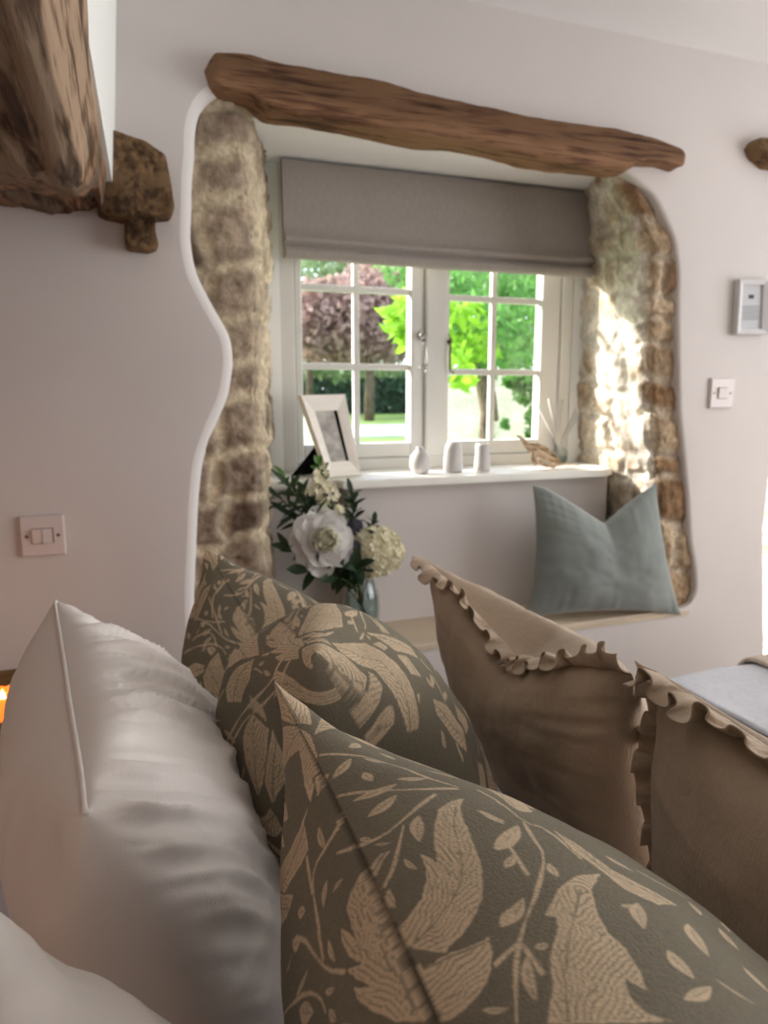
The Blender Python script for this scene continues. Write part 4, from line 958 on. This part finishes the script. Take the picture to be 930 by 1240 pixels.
# ------------------------------------------------------------------ flowers in a glass vase on the seat
VC = np.array([.595, 1.775, .552])
vs_ = empty('glass_vase', VC, 'clear glass vase of water and flower stems on the window seat', 'vase')
lathe('vessel', [(.030, 0), (.040, .004), (.047, .03), (.050, .07), (.047, .11), (.039, .135), (.034, .150), (.036, .165), (.040, .172), (.037, .172), (.032, .150), (.036, .13), (.044, .10), (.046, .06), (.040, .012), (.0, .010)], VC, M['vglass'], vs_)
lathe('water', [(.0, .012), (.038, .014), (.044, .06), (.0425, .10), (.0, .10)], VC, glass('vase_water', (232, 240, 236), .1), vs_)
NK = VC+np.array([0, 0, .16])
def leaf_pts(base, direction, normal, L_, w_, curl=.2, n=7, m=3, wave=0):
    d = np.array(direction, float); d /= np.linalg.norm(d); nn = np.array(normal, float); nn -= d*(nn@d); nn /= np.linalg.norm(nn)+1e-9; sd = np.cross(d, nn)
    V_ = []; F_ = []
    for i in range(n+1):
        t = i/n; wd = w_*math.sin(PI*min(1, t*.93+.04))**.8; c = np.array(base)+d*L_*t+nn*(-curl*L_*t*t)
        for k in range(m): a = (k/(m-1)-.5)*2; V_.append(c+sd*wd*.5*a+nn*(abs(a)*wd*.18+wave*math.sin(t*9+a*3)))
    for i in range(n):
        for k in range(m-1): F_.append((i*m+k, i*m+k+1, (i+1)*m+k+1, (i+1)*m+k))
    return V_, F_
def stem_to(name, tip, par, r=.0022, bend=.02):
    tip = np.array(tip); b_ = VC+np.array([(VC[0]-tip[0])*.12, (VC[1]-tip[1])*.12, .02]); mid = NK+(tip-NK)*.15
    pts = []
    for t in np.linspace(0, 1, 12): pts.append((1-t)**2*b_+2*t*(1-t)*mid+t*t*tip)
    return tube(name, pts, r, M['stem'], par, 6)
def petal(c, d, up, L_, w_, cup, mb, n=6, m=6, ruf=.0, seed=0):
    d = np.array(d, float); d /= np.linalg.norm(d); up = np.array(up, float); up -= d*(up@d); up /= np.linalg.norm(up)+1e-9; sd = np.cross(d, up)
    V_ = []; F_ = []
    for i in range(n+1):
        t = i/n; wd = w_*(t**.55)*(1-.35*max(0, (t-.7)/.3)**2)
        for k in range(m+1):
            a = (k/m-.5)*2
            tt = t-(.10*a*a*t) ; z = cup*(t*t)*L_ + .25*wd*a*a*.6+ruf*math.sin(a*7+seed)*t*t+ruf*.5*math.sin(a*13+seed*2)*t*t
            V_.append(np.array(c)+d*L_*tt+sd*wd*.5*a+up*z)
    for i in range(n):
        for k in range(m): F_.append((i*(m+1)+k, i*(m+1)+k+1, (i+1)*(m+1)+k+1, (i+1)*(m+1)+k))
    mb.add(V_, F_)
def peony(c, face, R_):
    c = np.array(c); f = np.array(face, float); f /= np.linalg.norm(f)
    a = np.cross(f, [0, 0, 1.]); a /= np.linalg.norm(a); b = np.cross(f, a)
    r = random.Random(3); e = empty('peony', c, 'large white peony with a cream heart in the glass vase', 'flower')
    mb = MB(); mi = MB()
    for ring, (cnt, L_, w_, tilt, cup) in enumerate([(8, 1.0, .95, -.05, .25), (9, .98, .85, .30, .35), (11, .92, .7, .60, .45), (12, .86, .55, .85, .5), (13, .80, .42, 1.05, .5), (13, .74, .36, 1.22, .4)]):
        for k in range(cnt):
            an = 2*PI*(k+.5*ring)/cnt+r.uniform(-.15, .15); rd = a*math.cos(an)+b*math.sin(an); tl = tilt+r.uniform(-.12, .12)
            d = rd*math.cos(tl)+f*math.sin(tl); up = -rd*math.sin(tl)+f*math.cos(tl)
            petal(c-f*R_*(.30-.03*ring), d, up, R_*L_*(1-.05*ring)*r.uniform(.95, 1.08), R_*w_, cup, mb if ring < 4 else mi, ruf=.004, seed=r.random()*9)
    for k in range(70):
        an = r.uniform(0, 2*PI); rd = a*math.cos(an)+b*math.sin(an); tl = r.uniform(.8, 1.56)
        d = rd*math.cos(tl)+f*math.sin(tl); up = -rd*math.sin(tl)+f*math.cos(tl)
        petal(c+f*R_*.05+rd*R_*r.uniform(.02, .22), d, up, R_*r.uniform(.55, .75), R_*.26, .3, mi, 5, 4, ruf=.003, seed=k)
    for h_, (cnt, r0) in enumerate([(14, .40), (13, .30), (10, .20), (7, .09)]):       # folded in over the heart
        for k in range(cnt):
            an = 2*PI*(k+.5*h_)/cnt+r.uniform(-.2, .2); rd = a*math.cos(an)+b*math.sin(an)
            petal(c+f*R_*(.20+.05*h_)+rd*R_*r0, f*.62-rd*r.uniform(.15, .65), rd*.8+f*.5, R_*(.40-.03*h_), R_*.26, .1, mi, 5, 4, ruf=.002, seed=k)
    mb.build('petals', M['petal'], e); mi.build('inner_petals', M['petalin'], e); stem_to('stem', c-f*R_*.3, e)
    return e
Yf_ = 1.70
pc = PY(390, 655, Yf_); peony(pc, (.02, -1, .25), .083)
def hydrangea(c, R_, seed=5):
    r = random.Random(seed); c = np.array(c); e = empty('hydrangea', c, 'cream hydrangea head at the right of the bouquet', 'flower')
    mb = MB(); n = 210
    for i in range(n):
        ph = math.acos(1-2*(i+.5)/n); th = PI*(1+5**.5)*i
        nn = np.array([math.sin(ph)*math.cos(th), math.sin(ph)*math.sin(th), math.cos(ph)])
        if nn[1] > .45: continue
        rr_ = R_*r.uniform(.82, 1.03); sc = np.array([1.0, .8, .88]); p = c+nn*rr_*sc
        nn = nn+np.array([r.uniform(-.4, .4) for _ in range(3)]); nn /= np.linalg.norm(nn)
        a = np.cross(nn, [.3, .2, 1.]); a /= np.linalg.norm(a); b = np.cross(nn, a); o_ = r.random()*PI
        for k in range(4):
            an = o_+k*PI/2; petal(p, a*math.cos(an)+b*math.sin(an)+nn*.25, nn, .0150, .0150, .1, mb, 2, 2)
    pr_ = [(R_*.74*math.sin(PI*k/10)+1e-5, -R_*.74*.88*math.cos(PI*k/10)) for k in range(11)]
    lathe('heart', pr_, c, M['hyd'], e, 20)
    mb.build('florets', M['hyd'], e); stem_to('stem', c-np.array([0, 0, R_*.6]), e); return e
hydrangea(PY(457, 671, 1.72)+np.array([0, .02, 0]), .073)
def thistle(px, py, Y, R_, label):
    c = PY(px, py, Y); e = empty('thistle', c, label, 'flower', 'dusky thistle heads')
    V_ = []; F_ = []; r = random.Random(px); n = 160
    mb = MB()
    mb.add(*tube_pts([c+np.array([0, 0, -R_*.8]), c+np.array([0, 0, -R_*.4]), c, c+np.array([0, 0, R_*.5]), c+np.array([0, 0, R_*.8])], [R_*.3, R_*.75, R_*.85, R_*.65, R_*.2], 10))
    for i in range(n):
        ph = math.acos(1-2*(i+.5)/n); th = PI*(1+5**.5)*i; nn = np.array([math.sin(ph)*math.cos(th), math.sin(ph)*math.sin(th), math.cos(ph)])
        mb.add(*leaf_pts(c+nn*R_*.7, nn, [nn[1], -nn[0], .3], R_*.45, R_*.16, .1, 2, 3))
    mb.build('head', M['thistle'], e); stem_to('stem', c-np.array([0, 0, R_*.5]), e)
thistle(429, 638, 1.76, .022, 'upper dusky thistle between the peony and the hydrangea'); thistle(427, 664, 1.715, .022, 'lower dusky thistle between the peony and the hydrangea')
def sprig(name, tip, label, leaves, mat_, Ls, ws, seed, spread=1.0, start=.35, fall=.2):
    r = random.Random(seed); tip = np.array(tip); e = empty(name, tip, label, 'foliage'); stem_to('stem', tip, e, .0018)
    mb = MB()
    for i in range(leaves):
        t = start+(1-start)*i/(leaves-1); p = NK+(tip-NK)*t+np.array([0, 0, .02*math.sin(PI*t)])
        ax = (tip-NK); ax /= np.linalg.norm(ax)
        an = i*2.4+r.uniform(-.3, .3); a = np.cross(ax, [0, 1, 0.1]); a /= np.linalg.norm(a); b = np.cross(ax, a)
        d = ax*.7+(a*math.cos(an)+b*math.sin(an))*spread
        if i == leaves-1: d = ax
        mb.add(*leaf_pts(p, d, ax+np.array([0, -.4, .3]), Ls*r.uniform(.75, 1.1), ws*r.uniform(.8, 1.1), fall))
    mb.build('leaves', mat_, e); return e
sprig('eucalyptus_sprig', PY(336, 600, 1.77), 'long narrow-leaved dark sprig at the left of the bouquet', 26, M['leaf'], .062, .013, 1, 1.0, .35)
sprig('eucalyptus_sprig', PY(350, 590, 1.72), 'narrow-leaved sprig reaching up behind the peony', 24, M['leaf'], .058, .014, 2, 1.0, .4)
sprig('leaf_sprig', PY(346, 664, 1.72), 'dark pointed leaves low at the left of the bouquet', 9, M['leaf'], .05, .018, 3, .5, .55)
sprig('leaf_sprig', PY(425, 600, 1.78), 'dark feathery leaves standing behind the thistles', 16, M['leaf'], .045, .02, 4, .9, .5)
sprig('leaf_sprig', PY(452, 632, 1.79), 'small dark leaves rising above the hydrangea', 10, M['leaf'], .035, .018, 5, .9, .6)
sprig('leaf_sprig', PY(372, 690, 1.70), 'broad dark leaves hanging under the peony', 12, M['leaf'], .07, .026, 6, 1.0, .2)
sprig('leaf_sprig', PY(405, 700, 1.70), 'broad dark leaves at the neck of the vase', 12, M['leaf'], .06, .026, 9, 1.1, .1)
sprig('leaf_sprig', PY(385, 562, 1.75), 'bright green leaves at the top of the blossom sprig', 9, M['leaf2'], .032, .017, 7, .9, .8, 0)
sprig('leaf_sprig', PY(352, 625, 1.76), 'dense dark leaves between the jamb and the peony', 18, M['leaf'], .06, .017, 21, 1.1, .3)
sprig('leaf_sprig', PY(372, 600, 1.78), 'dark leaves rising behind the white blossom', 16, M['leaf'], .055, .018, 22, 1.0, .45)
sprig('leaf_sprig', PY(345, 578, 1.76), 'fresh green leaf tips at the far left of the bouquet', 8, M['leaf2'], .04, .012, 23, .8, .7)
sprig('leaf_sprig', PY(430, 690, 1.68), 'dark leaves spilling over the rim of the vase', 14, M['leaf'], .055, .024, 24, 1.2, .2)
def blossom(px, py, label, n, seed, rx, rz):
    r = random.Random(seed); c = PY(px, py, 1.735); e = empty('blossom_sprig', c, label, 'flower'); mb = MB()
    for i in range(n):
        p = c+np.array([r.gauss(0, rx), r.gauss(0, .012), r.gauss(0, rz)]); nn = np.array([r.uniform(-.6, .6), -1, r.uniform(-.3, .8)]); nn /= np.linalg.norm(nn)
        a = np.cross(nn, [.3, .2, 1.]); a /= np.linalg.norm(a); b = np.cross(nn, a); o_ = r.random()*PI
        for k in range(5):
            an = o_+k*2*PI/5; petal(p, a*math.cos(an)+b*math.sin(an)+nn*.3, nn, .011, .009, .1, mb, 2, 2)
    mb.build('blossoms', M['hyd'], e); stem_to('stem', c, e)
blossom(386, 585, 'white blossom sprig standing highest in the bouquet', 30, 1, .014, .020)
blossom(398, 602, 'small cream blossom sprig just right of the tallest blossom', 14, 2, .008, .014)
blossom(410, 617, 'few white blossoms peeping over the peony', 7, 3, .008, .006)

# ------------------------------------------------------------------ switches and framed card
def switch(cx, cz, label, twin, s=.086, yw=YW):
    r = empty('light_switch', (cx, yw, cz), label, 'light switch'); y = yw
    box('plate', cx-s/2, cx+s/2, y-.009, y+.001, cz-s/2, cz+s/2, M['switch'], r, .003)
    hw = .020 if twin else .016
    box('rocker_gap', cx-hw-.0015, cx+hw+.0015, y-.0096, y-.008, cz-.0165, cz+.0165, M['switchline'], r)
    n = 2 if twin else 1
    for k in range(n):
        x0 = cx-hw+k*(2*hw/n); x1 = x0+2*hw/n-.0012
        V_ = [(x0, y-.0096, cz-.015), (x1, y-.0096, cz-.015), (x1, y-.0096, cz+.015), (x0, y-.0096, cz+.015),
              (x0, y-.0150 if k % 2 else y-.0118, cz-.015), (x1, y-.0150 if k % 2 else y-.0118, cz-.015), (x1, y-.0112 if k % 2 else y-.0145, cz+.015), (x0, y-.0112 if k % 2 else y-.0145, cz+.015)]
        mesh('rocker', V_, [(4, 5, 6, 7), (0, 4, 7, 3), (1, 2, 6, 5), (0, 1, 5, 4), (3, 7, 6, 2)], M['switch'], r)
    for k in (-1, 1):
        V_, F_ = tube_pts([(cx+k*.0302, y-.0085, cz), (cx+k*.0302, y-.0102, cz)], .0036, 14); mesh('screw', V_, F_, M['screw'], r)
switch(-.1567, .8999, 'white double light switch on the wall above the bed, left of the recess', True)
switch(1.6601, 1.195, 'white switch plate on the wall right of the recess', False)
gf = empty('framed_card', PY(905, 372, YW), 'small grey framed card hanging on the wall above the right switch', 'picture frame')
cs = [PY(*p, YW) for p in [(885, 405.5), (924, 405.5), (927, 338.5), (889, 339)]]
def gp_(a, b, d): return (cs[0]*(1-a)+cs[1]*a)*(1-b)+(cs[3]*(1-a)+cs[2]*a)*b+np.array([0, -d, 0])
def gring(a0, a1, d0, d1):
    V_ = []; F_ = []
    for (r_, d) in ((0, 0.001), (0, d0), (a0, d0+.002), (a1, d1), (a1, .001)):
        V_ += [gp_(r_, r_*.6, d), gp_(1-r_, r_*.6, d), gp_(1-r_, 1-r_*.6, d), gp_(r_, 1-r_*.6, d)]
    for i in range(4):
        for k in range(4): F_.append((i*4+k, i*4+(k+1) % 4, (i+1)*4+(k+1) % 4, (i+1)*4+k))
    return V_, F_
V_, F_ = gring(.03, .17, .020, .014); mesh('moulding', V_, F_, M['greyframe'], gf)
def gq(name, a0, a1, b0, b1, d, mat_, par):
    V_ = [gp_(a, b, dd) for dd in (d, d-.001) for a, b in ((a0, b0), (a1, b0), (a1, b1), (a0, b1))]
    return mesh(name, V_, [(0, 1, 2, 3), (7, 6, 5, 4), (0, 4, 5, 1), (1, 5, 6, 2), (2, 6, 7, 3), (3, 7, 4, 0)], mat_, par)
cardm = mat('grey_card', (190, 190, 192), .7, .2, (9, .02, S1)); inkm = mat('dark_ink', (70, 72, 76), .7, .2, (9, .02, S1)); ink2 = mat('pale_ink', (196, 196, 196), .7, .2, (9, .02, S1)); ink3 = mat('mid_ink', (150, 150, 152), .7, .2, (9, .02, S1))
card = gq('card', .15, .85, .09, .91, .008, cardm, gf)
gq('emblem', .42, .57, .655, .725, .0095, inkm, card)
gq('printed_line', .20, .80, .545, .575, .0095, ink2, card)
for k in range(7): gq('printed_line', .22+.03*(k % 3), .78-.03*((k+1) % 3), .50-k*.037, .512-k*.037, .0095, ink3, card)
gq('printed_line', .34, .66, .215, .235, .0095, ink2, card)

# ------------------------------------------------------------------ bedside table and tealight
bt = empty('bedside_table', (-.55, 1.40, -.05), 'brown wooden bedside table in the corner behind the white pillow', 'table')
box('table_top', -.90, -.12, 1.20, 1.645, .59, .615, M['tablewood'], bt, .004); box('body', -.87, -.15, 1.23, 1.635, .12, .588, M['tablewood'], bt, .003)
for (x, y) in ((-.86, 1.24), (-.18, 1.24), (-.86, 1.6), (-.18, 1.6)): box('leg', x-.02, x+.02, y-.02, y+.02, -.05, .12, M['tablewood'], bt, .003)
tc_ = PY(4, 850, 1.33); tc_[2] = .616
tl = empty('tealight_holder', tc_, 'lotus-shaped glass tealight holder glowing orange beside the white pillow', 'candle holder')
for ring, (cnt, L_, tilt, mt, nm) in enumerate([(9, .075, .35, 'ceramic', 'outer_petal'), (8, .068, .95, 'amber', 'glowing_petal'), (7, .06, 1.25, 'amber', 'glowing_petal')]):
    for k in range(cnt):
        mb = MB(); an = 2*PI*(k+.5*ring)/cnt; rd = np.array([math.cos(an), math.sin(an), 0]); f = np.array([0, 0, 1.])
        petal(tc_+np.array([0, 0, .004])+rd*.012, rd*math.cos(tilt)+f*math.sin(tilt), -rd*math.sin(tilt)+f*math.cos(tilt), L_, .048, .25, mb, 6, 6)
        mb.build(nm, M[mt], tl)
lathe('tealight', [(.019, 0), (.019, .016), (.0, .016)], tc_+np.array([0, 0, .002]), M['ceramic'], tl, 20)
lathe('flame', [(.002, 0), (.005, .006), (.004, .014), (.0005, .024)], tc_+np.array([.0, -.0, .052]), M['flame'], tl, 10)
cl_ = light('candle_glow', 'POINT', tuple(tc_+np.array([.02, -.05, .11])), (0, 0, -1), .35, (1.0, .5, .22)); cl_.data.shadow_soft_size = .02; cl_.parent = None

# ------------------------------------------------------------------ garden
GZ = .35
def slab(name, x0, x1, y0, y1, z, mat_, kind='structure', label=None, cat=None, th=.2):
    return box(name, x0, x1, y0, y1, z-th, z, mat_, kind=kind)
slab('ground', -60, 80, 2.4, 120, GZ, M['lawn'])
slab('road', -30, 60, 12.8, 17.2, GZ+.02, M['road'])
def leafcloud(name, blobs, n, size, mat_, parent, seed, droop=.4):
    r = np.random.RandomState(seed); bl_ = np.array(blobs, float); wts = bl_[:, 3]*bl_[:, 4]*bl_[:, 5]; wts = (wts**.8)/np.sum(wts**.8)
    k = r.choice(len(bl_), n, p=wts); d = r.normal(size=(n, 3)); d /= np.linalg.norm(d, axis=1)[:, None]; rad = r.uniform(.35, 1, n)**.5
    c = bl_[k, :3]+d*rad[:, None]*bl_[k, 3:6]
    a = r.normal(size=(n, 3)); a[:, 2] -= droop; a /= np.linalg.norm(a, axis=1)[:, None]; b = np.cross(a, r.normal(size=(n, 3))); b /= np.linalg.norm(b, axis=1)[:, None]
    s_ = size*r.uniform(.6, 1.3, n)[:, None]
    V_ = np.stack([c-a*s_, c-a*s_*.1+b*s_*.45, c+a*s_, c-a*s_*.1-b*s_*.45], 1).reshape(-1, 3)
    Q_ = np.arange(4*n).reshape(n, 4)
    return np_mesh(name, V_, Q_, mat_, parent, False)
def P2(px, py, Y): return PY(px, py, Y)
def tree(name, label, base, trunk, blobs, n, size, mat_, seed, cat='tree'):
    e = empty(name, base, label, cat)
    if trunk:
        mb = MB()
        for pts, rad in trunk: mb.add(*tube_pts(pts, rad, 10))
        mb.build('trunk', M['bark'], e)
    leafcloud('foliage', blobs, n, size, mat_, e, seed); return e
def bl2(px, py, Y, rx, rz, ry=None): p = PY(px, py, Y); return (p[0], p[1], p[2], rx, ry or rx, rz)
# hedge, copper tree, shrub, acer
h0 = PY(350, 470, 27); h1 = PY(540, 470, 27)
tree('hedge', 'dark green hedge beyond the lawn, low in the left casement', (h0[0], 27, GZ), None, [(x, 27, 1.15, 1.1, .8, 1.0) for x in np.arange(h0[0]-1, h1[0]+2, .9)], 9000, .16, M['foliage_dark'], 1, 'hedge')
p = PY(447, 500, 20)
tree('copper_tree', 'pinkish copper-leaved tree across the road in the left casement', (p[0], 20, GZ), [([(p[0], 20, GZ), (p[0]+.05, 20, 2.4), (p[0]+.3, 20, 4.5)], [.16, .13, .09])],
     [bl2(430, 385, 20, 1.62, 1.25), bl2(460, 400, 20, 1.25, 1.00), bl2(400, 400, 20.5, 1.38, 1.00), bl2(470, 350, 20.5, 1.50, 1.00), bl2(505, 380, 20, 1.25, 1.12), bl2(380, 380, 20, 1.00, 1.00)], 9000, .15, M['foliage_red'], 2)
p = PY(375, 470, 23)
tree('garden_tree', 'pale green leafy tree at the left of the left casement', (p[0], 23, GZ), [([(p[0], 23, GZ), (p[0], 23, 3.4)], [.14, .1])],
     [bl2(375, 330, 24, 2.00, 1.38), bl2(430, 322, 24, 1.88, 1.25), bl2(480, 325, 24, 1.88, 1.12), bl2(385, 415, 24, 1.25, 1.25), bl2(350, 400, 24, 1.50, 1.75), bl2(420, 440, 24, 1.88, 0.62), bl2(480, 435, 24, 1.50, 0.62), bl2(420, 280, 28, 4.4, 2), bl2(520, 290, 28, 3.8, 2)], 12000, .17, M['foliage_mid'], 3)
p = PY(512, 470, 5)
tree('acer', 'lime green acer between the two casements', (p[0], 5, GZ), [([(p[0], 5, GZ), (p[0]-.02, 5, 1.1), (p[0]+.05, 5, 1.9)], [.04, .03, .02])],
     [bl2(487, 380, 4.6, .12, .16), bl2(478, 378, 4.7, .10, .04), bl2(482, 398, 4.7, .10, .04), bl2(490, 418, 4.6, .08, .08), bl2(512, 385, 4.6, .2, .25), bl2(555, 462, 4.7, .16, .05), bl2(548, 440, 4.8, .16, .18), bl2(560, 400, 5, .25, .22), bl2(575, 430, 4.9, .2, .05)], 620, .06, M['foliage_lime'], 4)
p = PY(592, 500, 5.5)
tree('beech_tree', 'bright green tree filling the right casement', (p[0], 5.5, GZ), [([(p[0]-.03, 5.5, GZ), PY(590, 500, 5.5), PY(583, 460, 5.5), PY(570, 430, 5.5), PY(560, 400, 5.5)], [.075, .06, .055, .045, .03]), ([PY(588, 470, 5.5), PY(600, 440, 5.6), PY(615, 400, 5.6)], [.04, .03, .02]),
      ([PY(600, 510, 5.4), PY(597, 480, 5.4), PY(592, 455, 5.45)], [.03, .03, .02])],
     [bl2(560, 345, 5.5, .4, .18), bl2(620, 350, 5.5, .4, .2), bl2(570, 390, 5.2, .35, .2), bl2(590, 440, 5.2, .3, .1), bl2(615, 430, 5.2, .3, .1), bl2(600, 405, 5.2, .3, .12), bl2(630, 400, 6, .35, .28), bl2(600, 420, 6.3, .4, .2), bl2(640, 440, 6, .25, .18), bl2(560, 440, 6, .25, .12), bl2(670, 380, 6, .3, .4), bl2(600, 380, 8, .9, .5), bl2(655, 400, 8, .9, .7), bl2(600, 310, 8, 1.5, .6)], 12000, .055, M['foliage_green'], 5)
tree('climbing_shrub', 'green climber on the pale garden wall at the right', tuple(PY(645, 540, 6.6)[:2])+(GZ,), None,
     [bl2(640, 475, 6.55, .18, .14, .1), bl2(650, 505, 6.55, .13, .12, .1), bl2(625, 462, 6.55, .16, .08, .1), bl2(648, 525, 6.5, .1, .08, .1), bl2(612, 515, 6.6, .04, .06, .05), bl2(590, 530, 6.5, .06, .04, .05)], 900, .045, M['foliage_green'], 6, 'shrub')
# pale stone garden wall
wl0 = PY(541, 450, 7.0); wl1 = PY(760, 450, 7.0)
gw = box('garden_wall', wl0[0]-.03, wl1[0]+1.5, 7.0, 7.35, GZ, 1.45, M['stone2']); tag(gw, 'pale stone garden wall behind the tree in the right casement', 'wall')
gw2 = box('gate_pier', PY(366, 500, 9)[0]-.1, PY(381, 500, 9)[0], 9, 9.4, GZ, PY(375, 499, 9)[2], M['stone2']); tag(gw2, 'low white pier by the road in the left casement', 'pier')
# sunlit yard seen past the right-hand opening
yard = box('yard_wall', 4.2, 7.5, 4.6, 4.9, GZ, 2.4, M['stone2']); tag(yard, 'bright stone yard wall seen past the right edge of the room', 'wall')
